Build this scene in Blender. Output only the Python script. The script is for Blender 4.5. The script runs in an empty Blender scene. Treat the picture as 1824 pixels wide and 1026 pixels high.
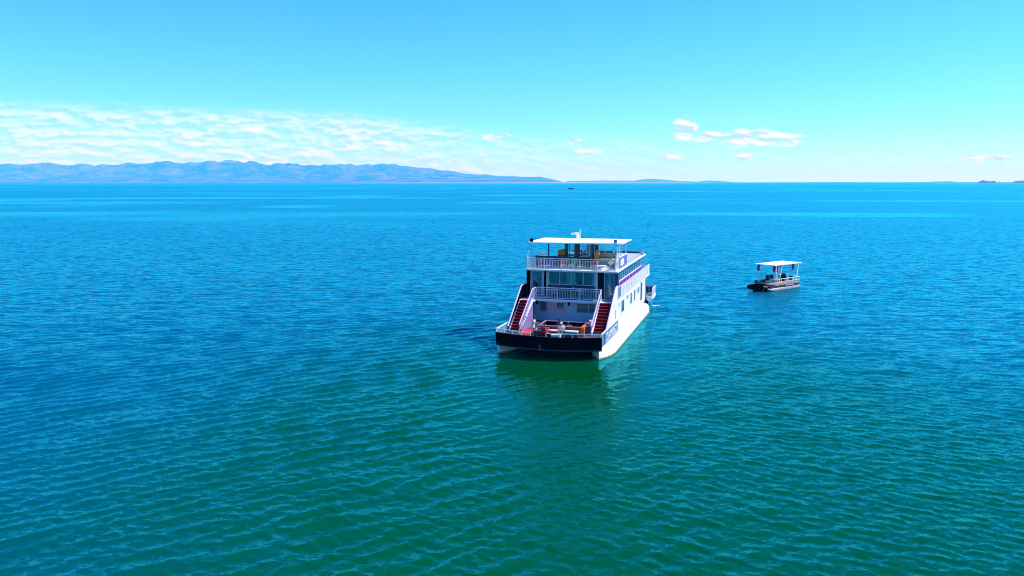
import bpy, math, random
import numpy as np
from mathutils import Vector, Matrix
R = math.radians
random.seed(7); rng = np.random.default_rng(11)
S = bpy.context.scene
COL = S.collection

# ------------------------------------------------------------------ camera
CAM_H = 14.6
cam_d = bpy.data.cameras.new('camera'); cam = bpy.data.objects.new('camera', cam_d); COL.objects.link(cam)
cam_d.sensor_width = 36; cam_d.lens = 36 * 1419 / 1824
cam_d.clip_start = 0.5; cam_d.clip_end = 120000
cam.location = (0, 0, CAM_H); cam.rotation_euler = (R(90) - math.atan(188.5 / 1419), 0, 0)
S.camera = cam

# ------------------------------------------------------------------ sky, sun, exposure
SUN_EL, SUN_AZ = R(47), R(83)            # azimuth clockwise from +Y (the view direction)
SKY_STRENGTH = 0.14
EXPOSURE = 0.3
W = bpy.data.worlds.new('World'); S.world = W; W.use_nodes = True
nt = W.node_tree; nt.nodes.clear()
def N(tree, t, **kw):
    n = tree.nodes.new(t)
    for k, v in kw.items():
        if k[0] == '_': n.inputs[k[1:].replace('_', ' ')].default_value = v
        else: setattr(n, k, v)
    return n
def MATH(tree, op, a, b=None, c=None, clamp=False):
    n = tree.nodes.new('ShaderNodeMath'); n.operation = op; n.use_clamp = clamp
    for i, v in enumerate((a, b, c)):
        if v is None: continue
        if isinstance(v, (int, float)): n.inputs[i].default_value = v
        else: tree.links.new(v, n.inputs[i])
    return n.outputs[0]
def SMOOTH(tree, v, lo, hi):
    n = tree.nodes.new('ShaderNodeMapRange'); n.interpolation_type = 'SMOOTHSTEP'
    tree.links.new(v, n.inputs[0]); n.inputs[1].default_value = lo; n.inputs[2].default_value = hi
    return n.outputs[0]
sky = N(nt, 'ShaderNodeTexSky', sky_type='NISHITA', sun_disc=False, sun_elevation=SUN_EL, sun_rotation=SUN_AZ,
        altitude=450, air_density=1.0, dust_density=0.1, ozone_density=4.0)
hs = N(nt, 'ShaderNodeHueSaturation'); hs.inputs['Saturation'].default_value = 1.10
tint = N(nt, 'ShaderNodeMix', data_type='RGBA', blend_type='MULTIPLY'); tint.inputs[0].default_value = 1.0; tint.inputs[7].default_value = (0.62, 1.07, 1.40, 1)
nt.links.new(sky.outputs[0], tint.inputs[6]); nt.links.new(tint.outputs[2], hs.inputs['Color'])
tc = N(nt, 'ShaderNodeTexCoord'); sep = N(nt, 'ShaderNodeSeparateXYZ'); nt.links.new(tc.outputs['Generated'], sep.inputs[0])
az = MATH(nt, 'MULTIPLY', MATH(nt, 'ARCTAN2', sep.outputs[0], sep.outputs[1]), 57.2958)
el = MATH(nt, 'MULTIPLY', MATH(nt, 'ARCSINE', sep.outputs[2]), 57.2958)
cmb = N(nt, 'ShaderNodeCombineXYZ')
nt.links.new(MATH(nt, 'MULTIPLY', az, 0.75), cmb.inputs[0]); nt.links.new(MATH(nt, 'MULTIPLY', el, 1.9), cmb.inputs[1])
n1 = N(nt, 'ShaderNodeTexNoise', _Scale=1.0, _Detail=6.0, _Roughness=0.5, _Distortion=0.1); nt.links.new(cmb.outputs[0], n1.inputs['Vector'])
n2 = N(nt, 'ShaderNodeTexNoise', _Scale=0.32, _Detail=3.0, _Roughness=0.55); nt.links.new(cmb.outputs[0], n2.inputs['Vector'])
# the long bank over the hills, thinning out to the right
top = MATH(nt, 'ADD', 4.9, MATH(nt, 'MULTIPLY', SMOOTH(nt, az, -14, 4), -1.8))
bank = MATH(nt, 'MULTIPLY', SMOOTH(nt, MATH(nt, 'SUBTRACT', top, el), -0.35, 0.7),
            MATH(nt, 'SUBTRACT', 1.0, MATH(nt, 'MULTIPLY', SMOOTH(nt, az, -9, 3), 0.42)))
bank = MATH(nt, 'MULTIPLY', bank, MATH(nt, 'SUBTRACT', 1.0, MATH(nt, 'MULTIPLY', SMOOTH(nt, az, 6, 14), 0.45)))
bank = MATH(nt, 'MULTIPLY', bank, SMOOTH(nt, el, -0.5, 0.8))
def blob(a0, e0, wa, we):
    da = MATH(nt, 'DIVIDE', MATH(nt, 'SUBTRACT', az, a0), wa); de = MATH(nt, 'DIVIDE', MATH(nt, 'SUBTRACT', el, e0), we)
    q = MATH(nt, 'ADD', MATH(nt, 'MULTIPLY', da, da), MATH(nt, 'MULTIPLY', de, de))
    return MATH(nt, 'SUBTRACT', 1.0, q, clamp=True)
heaps = None
for b in [(16.9, 2.95, 4.0, 0.85), (11.9, 3.65, 1.3, 1.1), (13.8, 3.1, 1.8, 0.5), (30.4, 1.45, 2.4, 0.28), (5.4, 2.1, 1.4, 0.35), (-1.2, 3.2, 1.6, 0.35), (4.3, 2.9, 0.9, 0.35), (16.0, 1.7, 0.9, 0.4), (11.0, 1.7, 1.2, 0.35),
          (-48, 3.5, 9, 1.4), (47, 2.6, 5, 0.8), (60, 3.3, 6, 1.0), (-70, 3.0, 8, 1.2)]:
    o = blob(*b); heaps = o if heaps is None else MATH(nt, 'MAXIMUM', heaps, o)
dens = MATH(nt, 'ADD', MATH(nt, 'MULTIPLY', n1.outputs[0], 0.56), MATH(nt, 'MULTIPLY', n2.outputs[0], 0.46))
c_bank = MATH(nt, 'MULTIPLY', MATH(nt, 'ADD', 0.30, MATH(nt, 'MULTIPLY', SMOOTH(nt, MATH(nt, 'ADD', dens, MATH(nt, 'MULTIPLY', bank, 0.19)), 0.54, 0.92), 0.68)), bank, clamp=True)
c_heap = SMOOTH(nt, MATH(nt, 'MULTIPLY', MATH(nt, 'ADD', MATH(nt, 'MULTIPLY', heaps, 0.95), MATH(nt, 'MULTIPLY', MATH(nt, 'SUBTRACT', n1.outputs[0], 0.5), 1.9)), SMOOTH(nt, heaps, 0.0, 0.35)), 0.28, 0.85)
cloud = MATH(nt, 'MAXIMUM', c_bank, c_heap, clamp=True)
# the same noise a little lower: where it is denser beneath, a cloud's foot is greyer
vadd = N(nt, 'ShaderNodeVectorMath', operation='ADD'); nt.links.new(cmb.outputs[0], vadd.inputs[0]); vadd.inputs[1].default_value = (0.12, 0.35, 0)
n3 = N(nt, 'ShaderNodeTexNoise', _Scale=1.0, _Detail=3.0, _Roughness=0.45, _Distortion=0.1); nt.links.new(vadd.outputs[0], n3.inputs['Vector'])
shade = SMOOTH(nt, MATH(nt, 'SUBTRACT', n3.outputs[0], n1.outputs[0]), -0.12, 0.14)
ccol = N(nt, 'ShaderNodeMix', data_type='RGBA'); nt.links.new(shade, ccol.inputs[0])
ccol.inputs[6].default_value = (6.2, 6.6, 6.9, 1); ccol.inputs[7].default_value = (3.1, 4.9, 6.0, 1)
mixc = N(nt, 'ShaderNodeMix', data_type='RGBA')
nt.links.new(MATH(nt, 'MULTIPLY', cloud, 0.95), mixc.inputs[0]); nt.links.new(hs.outputs[0], mixc.inputs[6]); nt.links.new(ccol.outputs[2], mixc.inputs[7])
bg = N(nt, 'ShaderNodeBackground', _Strength=SKY_STRENGTH); out = N(nt, 'ShaderNodeOutputWorld')
nt.links.new(mixc.outputs[2], bg.inputs[0]); nt.links.new(bg.outputs[0], out.inputs[0])

sun_d = bpy.data.lights.new('sun', 'SUN'); sun_d.energy = 5.0; sun_d.angle = R(0.53); sun_d.color = (1.0, 0.965, 0.90)
sun = bpy.data.objects.new('sun', sun_d); COL.objects.link(sun); sun.location = (0, 0, 60)
sdir = Vector((math.sin(SUN_AZ) * math.cos(SUN_EL), math.cos(SUN_AZ) * math.cos(SUN_EL), math.sin(SUN_EL)))
sun.rotation_euler = sdir.to_track_quat('Z', 'Y').to_euler()
vs = S.view_settings; vs.view_transform = 'Standard'; vs.look = 'None'; vs.exposure = EXPOSURE; vs.gamma = 1; vs.use_curve_mapping = False
S.cycles.filter_width = 1.05; S.cycles.use_denoising = True; S.cycles.max_bounces = 6; S.cycles.transparent_max_bounces = 12; S.cycles.volume_bounces = 2; S.cycles.caustics_reflective = False; S.cycles.caustics_refractive = False

# ------------------------------------------------------------------ helpers
def tag(o, label=None, cat=None, group=None, kind=None):
    if label: o['label'] = label
    if cat: o['category'] = cat
    if group: o['group'] = group
    if kind: o['kind'] = kind
    return o
def empty(name, loc=(0, 0, 0), rz=0, label=None, cat=None, group=None, parent=None):
    o = bpy.data.objects.new(name, None); COL.objects.link(o); o.location = loc; o.rotation_euler = (0, 0, rz); o.empty_display_size = 0.3
    if parent: o.parent = parent
    return tag(o, label, cat, group)
class MB:
    def __init__(s): s.v = []; s.f = []
    def add(s, v, f):
        b = len(s.v); s.v += [tuple(p) for p in v]; s.f += [tuple(i + b for i in q) for q in f]; return s
    def box(s, x0, x1, y0, y1, z0, z1):
        v = [(x0,y0,z0),(x1,y0,z0),(x1,y1,z0),(x0,y1,z0),(x0,y0,z1),(x1,y0,z1),(x1,y1,z1),(x0,y1,z1)]
        return s.add(v, [(0,3,2,1),(4,5,6,7),(0,1,5,4),(1,2,6,5),(2,3,7,6),(3,0,4,7)])
    def beam(s, p, q, w, h=None):
        h = h or w; p = Vector(p); q = Vector(q); d = (q - p).normalized()
        up = Vector((0, 0, 1)) if abs(d.z) < .98 else Vector((0, 1, 0))
        a = d.cross(up).normalized() * (w / 2); b = a.cross(d).normalized() * (h / 2)
        v = [p-a-b, p+a-b, p+a+b, p-a+b, q-a-b, q+a-b, q+a+b, q-a+b]
        return s.add(v, [(0,1,2,3),(7,6,5,4),(4,5,1,0),(5,6,2,1),(6,7,3,2),(7,4,0,3)])
    def tube(s, pts, r, n=8, cap=True):
        pts = [Vector(p) for p in pts]; rs = r if isinstance(r, (list, tuple)) else [r] * len(pts); v = []; f = []
        for i, p in enumerate(pts):
            d = (pts[min(i+1, len(pts)-1)] - pts[max(i-1, 0)]).normalized()
            up = Vector((0, 0, 1)) if abs(d.z) < .9 else Vector((0, 1, 0))
            a = d.cross(up).normalized(); b = a.cross(d).normalized()
            for k in range(n):
                t = 2 * math.pi * k / n; v.append(p + (a * math.cos(t) + b * math.sin(t)) * rs[i])
        for i in range(len(pts) - 1):
            for k in range(n):
                f.append((i*n+k, i*n+(k+1) % n, (i+1)*n+(k+1) % n, (i+1)*n+k))
        if cap: f.append(tuple(range(n))[::-1]); f.append(tuple((len(pts)-1)*n+k for k in range(n)))
        return s.add(v, f)
    def prism(s, poly, axis, a, b):
        """poly: 2-D outline in the two other axes; extruded along axis from a to b"""
        def P(u, w, t): return {'x': (t, u, w), 'y': (u, t, w), 'z': (u, w, t)}[axis]
        n = len(poly); v = [P(u, w, a) for u, w in poly] + [P(u, w, b) for u, w in poly]
        f = [tuple(range(n))[::-1], tuple(range(n, 2*n))] + [(i, (i+1) % n, n+(i+1) % n, n+i) for i in range(n)]
        return s.add(v, f)
    def build(s, name, m, parent=None, smooth=False, bevel=0.0, loc=None, rot=None, kind=None, label=None):
        me = bpy.data.meshes.new(name); me.from_pydata(s.v, [], s.f); me.materials.append(m)
        import bmesh
        bm = bmesh.new(); bm.from_mesh(me); bmesh.ops.recalc_face_normals(bm, faces=bm.faces)
        if bevel: 
            try: bmesh.ops.bevel(bm, geom=list(bm.edges), offset=bevel, segments=2, affect='EDGES', clamp_overlap=True, profile=0.6)
            except Exception: pass
        bm.to_mesh(me); bm.free()
        if smooth: me.shade_smooth()
        o = bpy.data.objects.new(name, me); COL.objects.link(o)
        if parent: o.parent = parent
        if loc: o.location = loc
        if rot: o.rotation_euler = rot
        return tag(o, label, kind=kind)
def instance(src, parent, loc=None, rot=None):
    o = src.copy(); COL.objects.link(o); o.parent = parent
    if loc is not None: o.location = loc
    if rot is not None: o.rotation_euler = rot
    return o
def copy_tree(o, parent=None):
    c = o.copy(); COL.objects.link(c); c.parent = parent
    for ch in [k for k in bpy.data.objects if k.parent == o]: copy_tree(ch, c)
    return c
def ellipsoid(mb, c, r, n=10, m=7):
    v = []; f = []
    for i in range(m + 1):
        th = math.pi * i / m
        for k in range(n):
            ph = 2 * math.pi * k / n
            v.append((c[0]+r[0]*math.sin(th)*math.cos(ph), c[1]+r[1]*math.sin(th)*math.sin(ph), c[2]+r[2]*math.cos(th)))
    for i in range(m):
        for k in range(n): f.append((i*n+k, (i+1)*n+k, (i+1)*n+(k+1) % n, i*n+(k+1) % n))
    return mb.add(v, f)

MATS = {}
def mat(name, col, rough=0.5, vary=0.06, scale=3.0, metal=0.0, stain=0.0, stain_col=(0.25, 0.2, 0.15), coat=0.0, bump=0.0):
    if name in MATS: return MATS[name]
    m = bpy.data.materials.new(name); m.use_nodes = True; t = m.node_tree; b = t.nodes['Principled BSDF']
    b.inputs['Roughness'].default_value = rough; b.inputs['Metallic'].default_value = metal; b.inputs['Coat Weight'].default_value = coat
    co = N(t, 'ShaderNodeTexCoord')
    no = N(t, 'ShaderNodeTexNoise', _Scale=scale, _Detail=5.0, _Roughness=0.6); t.links.new(co.outputs['Object'], no.inputs['Vector'])
    mx = N(t, 'ShaderNodeMix', data_type='RGBA'); t.links.new(no.outputs[0], mx.inputs[0])
    mx.inputs[6].default_value = tuple(max(0, c * (1 - vary * 2)) for c in col) + (1,); mx.inputs[7].default_value = tuple(min(1, c * (1 + vary * 2)) for c in col) + (1,)
    o = mx.outputs[2]
    if stain:
        mp = N(t, 'ShaderNodeMapping'); mp.inputs['Scale'].default_value = (1.6, 1.6, 0.35); t.links.new(co.outputs['Object'], mp.inputs[0])
        n2 = N(t, 'ShaderNodeTexNoise', _Scale=2.2, _Detail=6.0, _Roughness=0.7); t.links.new(mp.outputs[0], n2.inputs['Vector'])
        m2 = N(t, 'ShaderNodeMix', data_type='RGBA'); t.links.new(MATH(t, 'MULTIPLY', SMOOTH(t, n2.outputs[0], 0.52, 0.8), stain), m2.inputs[0])
        t.links.new(o, m2.inputs[6]); m2.inputs[7].default_value = stain_col + (1,); o = m2.outputs[2]
    t.links.new(o, b.inputs['Base Color'])
    if bump:
        bp = N(t, 'ShaderNodeBump'); bp.inputs['Strength'].default_value = bump; bp.inputs['Distance'].default_value = 0.02
        t.links.new(no.outputs[0], bp.inputs['Height']); t.links.new(bp.outputs[0], b.inputs['Normal'])
    MATS[name] = m; return m
white = mat('white_paint', (0.86, 0.86, 0.88), 0.35, 0.02, 1.5, stain=0.10, stain_col=(0.6, 0.55, 0.48))
white_hull = mat('white_hull_paint', (0.84, 0.84, 0.83), 0.32, 0.02, 1.2, stain=0.25, stain_col=(0.55, 0.5, 0.4))
white_rail = mat('white_rail_paint', (0.85, 0.85, 0.88), 0.35, 0.02)
wall_m = mat('shade_blue_wall', (0.40, 0.60, 0.88), 0.5, 0.03, 1.0, stain=0.12, stain_col=(0.5, 0.5, 0.55))  # blue shade of the cabin front is put into this wall colour
lilac = mat('lilac_paint', (0.72, 0.55, 0.80), 0.4, 0.03)
lilac_side = mat('dusty_lilac_panel', (0.26, 0.17, 0.40), 0.5, 0.06, 1.5)
purple = mat('purple_paint', (0.16, 0.03, 0.34), 0.4, 0.08)
black = mat('black_paint', (0.002, 0.002, 0.0025), 0.7, 0.1, 2.0, stain=0.2, stain_col=(0.008, 0.007, 0.006)); black.node_tree.nodes['Principled BSDF'].inputs['Specular IOR Level'].default_value = 0.0
dark = mat('dark_underside', (0.02, 0.02, 0.022), 0.8)
navy = mat('navy_paint', (0.02, 0.03, 0.10), 0.35)
blue_panel = mat('blue_grey_panel', (0.11, 0.20, 0.38), 0.4, 0.1)
carpet = mat('maroon_carpet', (0.16, 0.001, 0.012), 0.95, 0.2, 12, bump=0.4); carpet.node_tree.nodes['Principled BSDF'].inputs['Specular IOR Level'].default_value = 0.1
red = mat('red_fabric', (0.55, 0.02, 0.03), 0.9, 0.12, 6)
red_dark = mat('dark_red_wood', (0.17, 0.012, 0.018), 0.5, 0.2, 4)
orange = mat('orange_varnished_wood', (0.80, 0.16, 0.02), 0.35, 0.15, 5)
tan = mat('golden_wood', (0.85, 0.33, 0.01), 0.45, 0.12, 5)
cream = mat('cream_vinyl', (0.75, 0.66, 0.58), 0.6, 0.05)
deck_m = mat('dark_deck_paint', (0.06, 0.06, 0.11), 0.7, 0.1, 2)
deck_up = mat('pale_deck_paint', (0.55, 0.55, 0.55), 0.7, 0.08, 2)
roof_m = mat('white_roof_sheet', (0.88, 0.88, 0.88), 0.4, 0.015, 1.0)
steel = mat('steel', (0.5, 0.52, 0.55), 0.35, 0.05, metal=0.8)
rubber = mat('black_rubber', (0.015, 0.015, 0.016), 0.7)
curtain_m = mat('pale_curtain', (0.50, 0.68, 0.72), 0.9, 0.1, 8)
teal_m = mat('teal_fabric', (0.05, 0.32, 0.36), 0.85, 0.1)
skin_m = mat('skin', (0.48, 0.25, 0.17), 0.55, 0.05)
skin_d = mat('brown_skin', (0.13, 0.06, 0.035), 0.5, 0.05)
hair_m = mat('dark_hair', (0.02, 0.014, 0.01), 0.6)
blond_m = mat('fair_hair', (0.55, 0.38, 0.17), 0.6)
shirt_m = mat('pale_lilac_shirt', (0.62, 0.55, 0.68), 0.85, 0.05)
shorts_m = mat('pale_shorts', (0.66, 0.62, 0.60), 0.85, 0.05)
wshirt_m = mat('white_shirt', (0.8, 0.8, 0.82), 0.85, 0.03)
pontoon_m = mat('lilac_grey_aluminium', (0.26, 0.24, 0.33), 0.4, 0.06, 2, metal=0.2)
wood_deck = mat('bleached_deck_edge', (0.42, 0.22, 0.14), 0.7, 0.1)
def glass_mat():
    m = bpy.data.materials.new('window_glass'); m.use_nodes = True; t = m.node_tree; t.nodes.clear()
    tr = N(t, 'ShaderNodeBsdfTransparent'); tr.inputs[0].default_value = (0.72, 0.90, 0.96, 1)
    gl = N(t, 'ShaderNodeBsdfGlossy', _Roughness=0.03); gl.inputs[0].default_value = (0.8, 0.9, 1, 1)
    fr = N(t, 'ShaderNodeFresnel', _IOR=1.45); mx = N(t, 'ShaderNodeMixShader'); o = N(t, 'ShaderNodeOutputMaterial')
    t.links.new(MATH(t, 'ADD', MATH(t, 'MULTIPLY', fr.outputs[0], 1.3), 0.06, clamp=True), mx.inputs[0])
    t.links.new(tr.outputs[0], mx.inputs[1]); t.links.new(gl.outputs[0], mx.inputs[2]); t.links.new(mx.outputs[0], o.inputs[0])
    return m
glass = glass_mat()
def waterline(m, z, col):
    t = m.node_tree; b = t.nodes['Principled BSDF']; src = b.inputs['Base Color'].links[0].from_socket
    g = N(t, 'ShaderNodeTexCoord'); sp = N(t, 'ShaderNodeSeparateXYZ'); t.links.new(g.outputs['Object'], sp.inputs[0])
    no = N(t, 'ShaderNodeTexNoise', _Scale=2.5, _Detail=4.0); t.links.new(g.outputs['Object'], no.inputs['Vector'])
    f = SMOOTH(t, MATH(t, 'SUBTRACT', MATH(t, 'ADD', z, MATH(t, 'MULTIPLY', no.outputs[0], 0.16)), sp.outputs[2]), -0.02, 0.05)
    mx = N(t, 'ShaderNodeMix', data_type='RGBA'); t.links.new(f, mx.inputs[0]); t.links.new(src, mx.inputs[6]); mx.inputs[7].default_value = col+(1,); t.links.new(mx.outputs[2], b.inputs['Base Color'])
waterline(white_hull, 0.06, (0.30, 0.24, 0.12)); waterline(pontoon_m, 0.02, (0.12, 0.12, 0.07))

# ------------------------------------------------------------------ noise for terrain and water
def vnoise(x, y, seed):
    xi = np.floor(x).astype(np.int64); yi = np.floor(y).astype(np.int64); fx = x - xi; fy = y - yi
    fx = fx*fx*(3-2*fx); fy = fy*fy*(3-2*fy)
    def h(a, b):
        n = (a * 374761393 + b * 668265263 + seed * 1442695041) & 0xffffffff
        n = ((n ^ (n >> 13)) * 1274126177) & 0xffffffff
        return ((n ^ (n >> 16)) & 0xffff) / 65535.0
    return (h(xi, yi)*(1-fx) + h(xi+1, yi)*fx)*(1-fy) + (h(xi, yi+1)*(1-fx) + h(xi+1, yi+1)*fx)*fy
def fbm(x, y, seed, oct=5, ridged=False):
    a = 0.5; s = 0; t = 0
    for o in range(oct):
        n = vnoise(x, y, seed + o)
        if ridged: n = 1 - abs(2*n - 1)
        s = s + a*n; t += a; a *= 0.5; x = x*2.03 + 17.1; y = y*2.03 + 5.3
    return s / t

# ------------------------------------------------------------------ water
def grid_mesh(name, X, Y, Z, m, smooth=True, wrap=False):
    nr, nc = X.shape
    co = np.stack([X, Y, Z], -1).reshape(-1, 3).astype(np.float32)
    i = np.arange(nr-1)[:, None]; j = np.arange(nc if wrap else nc-1)[None, :]; j1 = (j+1) % nc
    q = np.stack([i*nc+j, i*nc+j1, (i+1)*nc+j1, (i+1)*nc+j], -1).reshape(-1, 4).astype(np.int32)
    me = bpy.data.meshes.new(name); me.vertices.add(len(co)); me.vertices.foreach_set('co', co.ravel())
    me.loops.add(q.size); me.loops.foreach_set('vertex_index', q.ravel())
    me.polygons.add(len(q)); me.polygons.foreach_set('loop_start', np.arange(0, q.size, 4, dtype=np.int32))
    me.update(calc_edges=True); me.materials.append(m)
    if smooth: me.shade_smooth()
    o = bpy.data.objects.new(name, me); COL.objects.link(o); return o
WATER_TINT = (0.09, 0.88, 1.0, 1)
def water_mat():
    m = bpy.data.materials.new('lake_water'); m.use_nodes = True; t = m.node_tree; t.nodes.clear()
    g = N(t, 'ShaderNodeNewGeometry')
    def noise(scale, sx, sy, rot, detail, dist=0.0, rough=0.55, out=0):
        mp = N(t, 'ShaderNodeMapping'); mp.inputs['Scale'].default_value = (sx, sy, 1); mp.inputs['Rotation'].default_value = (0, 0, R(rot))
        t.links.new(g.outputs['Position'], mp.inputs[0])
        n = N(t, 'ShaderNodeTexNoise', _Scale=scale, _Detail=detail, _Roughness=rough, _Distortion=dist); t.links.new(mp.outputs[0], n.inputs['Vector'])
        return n.outputs[out]
    lost = N(t, 'ShaderNodeAttribute', attribute_name='unresolved_slope').outputs['Fac']     # slope of the ripples finer than the mesh
    slick = MATH(t, 'MULTIPLY', SMOOTH(t, noise(0.0055, 0.25, 1.0, 5, 4.0, 0.5), 0.50, 0.62), SMOOTH(t, noise(0.0019, 1, 1, 40, 2.0), 0.40, 0.56))
    sp0 = N(t, 'ShaderNodeSeparateXYZ'); t.links.new(g.outputs['Position'], sp0.inputs[0])
    def spot(cx, cy, rx, ry, rot=0.0):
        c, s_ = math.cos(R(rot)), math.sin(R(rot))
        dx = MATH(t, 'SUBTRACT', sp0.outputs[0], cx); dy = MATH(t, 'SUBTRACT', sp0.outputs[1], cy)
        u = MATH(t, 'DIVIDE', MATH(t, 'ADD', MATH(t, 'MULTIPLY', dx, c), MATH(t, 'MULTIPLY', dy, s_)), rx)
        v = MATH(t, 'DIVIDE', MATH(t, 'SUBTRACT', MATH(t, 'MULTIPLY', dy, c), MATH(t, 'MULTIPLY', dx, s_)), ry)
        return MATH(t, 'SUBTRACT', 1.0, MATH(t, 'ADD', MATH(t, 'MULTIPLY', u, u), MATH(t, 'MULTIPLY', v, v)), clamp=True)
    rag = MATH(t, 'MULTIPLY', MATH(t, 'SUBTRACT', noise(0.022, 0.3, 1.0, 4, 4.0, 0.4), 0.5), 3.0)
    for q in ((120, 372, 115, 26, -3), (175, 345, 60, 12, 2), (-10, 575, 42, 34, 0), (-160, 850, 55, 90, 0), (-130, 490, 34, 40, 0), (-430, 650, 90, 50, 0), (20, 900, 90, 60, 0), (330, 620, 130, 50, 0)):
        slick = MATH(t, 'MAXIMUM', slick, SMOOTH(t, MATH(t, 'ADD', MATH(t, 'MULTIPLY', spot(*q), 1.5), MATH(t, 'MULTIPLY', rag, SMOOTH(t, spot(*q), 0.0, 0.2))), 0.25, 1.3))
    lee = SMOOTH(t, spot(LEE[0], LEE[1], LEE[2], LEE[3], -17.0), 0.0, 0.8)          # the hull shelters the water round it
    calm = MATH(t, 'MULTIPLY', MATH(t, 'SUBTRACT', 1.0, MATH(t, 'MULTIPLY', slick, 0.62)), MATH(t, 'SUBTRACT', 1.0, MATH(t, 'MULTIPLY', lee, 0.70)))
    def sc(v, k):
        n = N(t, 'ShaderNodeVectorMath', operation='MULTIPLY_ADD'); t.links.new(v, n.inputs[0]); n.inputs[1].default_value = (k, k, 0); n.inputs[2].default_value = (-k/2, -k/2, 0); return n.outputs[0]
    def vop(op, a, b=None, s=None):
        n = N(t, 'ShaderNodeVectorMath', operation=op); t.links.new(a, n.inputs[0])
        if b is not None: t.links.new(b, n.inputs[1])
        if s is not None:
            if isinstance(s, float): n.inputs[3].default_value = s
            else: t.links.new(s, n.inputs[3])
        return n.outputs[0]
    fine = vop('ADD', sc(noise(2.6, 0.7, 1.3, 10, 2.0, 0.6, out=1), 0.48), sc(noise(7.5, 0.8, 1.2, -15, 2.0, 0.3, out=1), 0.45))
    wide = sc(noise(0.9, 0.55, 1.4, 4, 3.0, 0.8, out=1), 6.5)
    pert = vop('SCALE', vop('ADD', fine, vop('SCALE', wide, s=lost)), s=calm)
    Nn = vop('NORMALIZE', vop('ADD', g.outputs['Normal'], pert))
    patch = noise(0.02, 1, 1, 30, 3.0)
    mx = N(t, 'ShaderNodeMix', data_type='RGBA'); t.links.new(patch, mx.inputs[0])
    mx.inputs[6].default_value = BODY_A; mx.inputs[7].default_value = BODY_B
    # greener centre, bluer surround: uneven sky reflection painted into the body colour
    mp = N(t, 'ShaderNodeMapping'); mp.inputs['Location'].default_value = (-9/36, -40/50, 0); mp.inputs['Scale'].default_value = (1/36, 1/50, 0); t.links.new(g.outputs['Position'], mp.inputs[0])
    ln = N(t, 'ShaderNodeVectorMath', operation='LENGTH'); t.links.new(mp.outputs[0], ln.inputs[0])
    sky_tint = SMOOTH(t, MATH(t, 'ADD', ln.outputs[1], MATH(t, 'MULTIPLY', MATH(t, 'SUBTRACT', noise(0.045, 1, 1, 0, 4.0, 0.4), 0.5), 0.7)), 0.35, 1.25)
    dm = N(t, 'ShaderNodeMix', data_type='RGBA'); t.links.new(sky_tint, dm.inputs[0]); t.links.new(mx.outputs[2], dm.inputs[6]); dm.inputs[7].default_value = BODY_SKY_BLUE
    df = N(t, 'ShaderNodeBsdfDiffuse'); t.links.new(dm.outputs[2], df.inputs[0])
    gl = N(t, 'ShaderNodeBsdfGlossy', distribution='GGX'); gl.inputs[0].default_value = WATER_TINT; t.links.new(Nn, gl.inputs['Normal'])
    t.links.new(MATH(t, 'ADD', 0.07, MATH(t, 'MULTIPLY', MATH(t, 'MULTIPLY', lost, calm), 1.3)), gl.inputs['Roughness'])
    fr = N(t, 'ShaderNodeFresnel', _IOR=1.45); t.links.new(Nn, fr.inputs['Normal'])
    fe = MATH(t, 'DIVIDE', fr.outputs[0], MATH(t, 'ADD', 1.0, MATH(t, 'MULTIPLY', fr.outputs[0], MATH(t, 'MULTIPLY', lost, 0.1))))
    ms = N(t, 'ShaderNodeMixShader'); t.links.new(fe, ms.inputs[0]); t.links.new(df.outputs[0], ms.inputs[1]); t.links.new(gl.outputs[0], ms.inputs[2])
    o = N(t, 'ShaderNodeOutputMaterial'); t.links.new(ms.outputs[0], o.inputs[0])
    return m
LEE = (6.5, 62.0, 11.0, 26.0)
BODY_A = (0.0, 0.056, 0.010, 1); BODY_B = (0.0, 0.074, 0.014, 1); BODY_SKY_BLUE = (0.0, 0.076, 0.138, 1)
FAR = 29000.0
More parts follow.
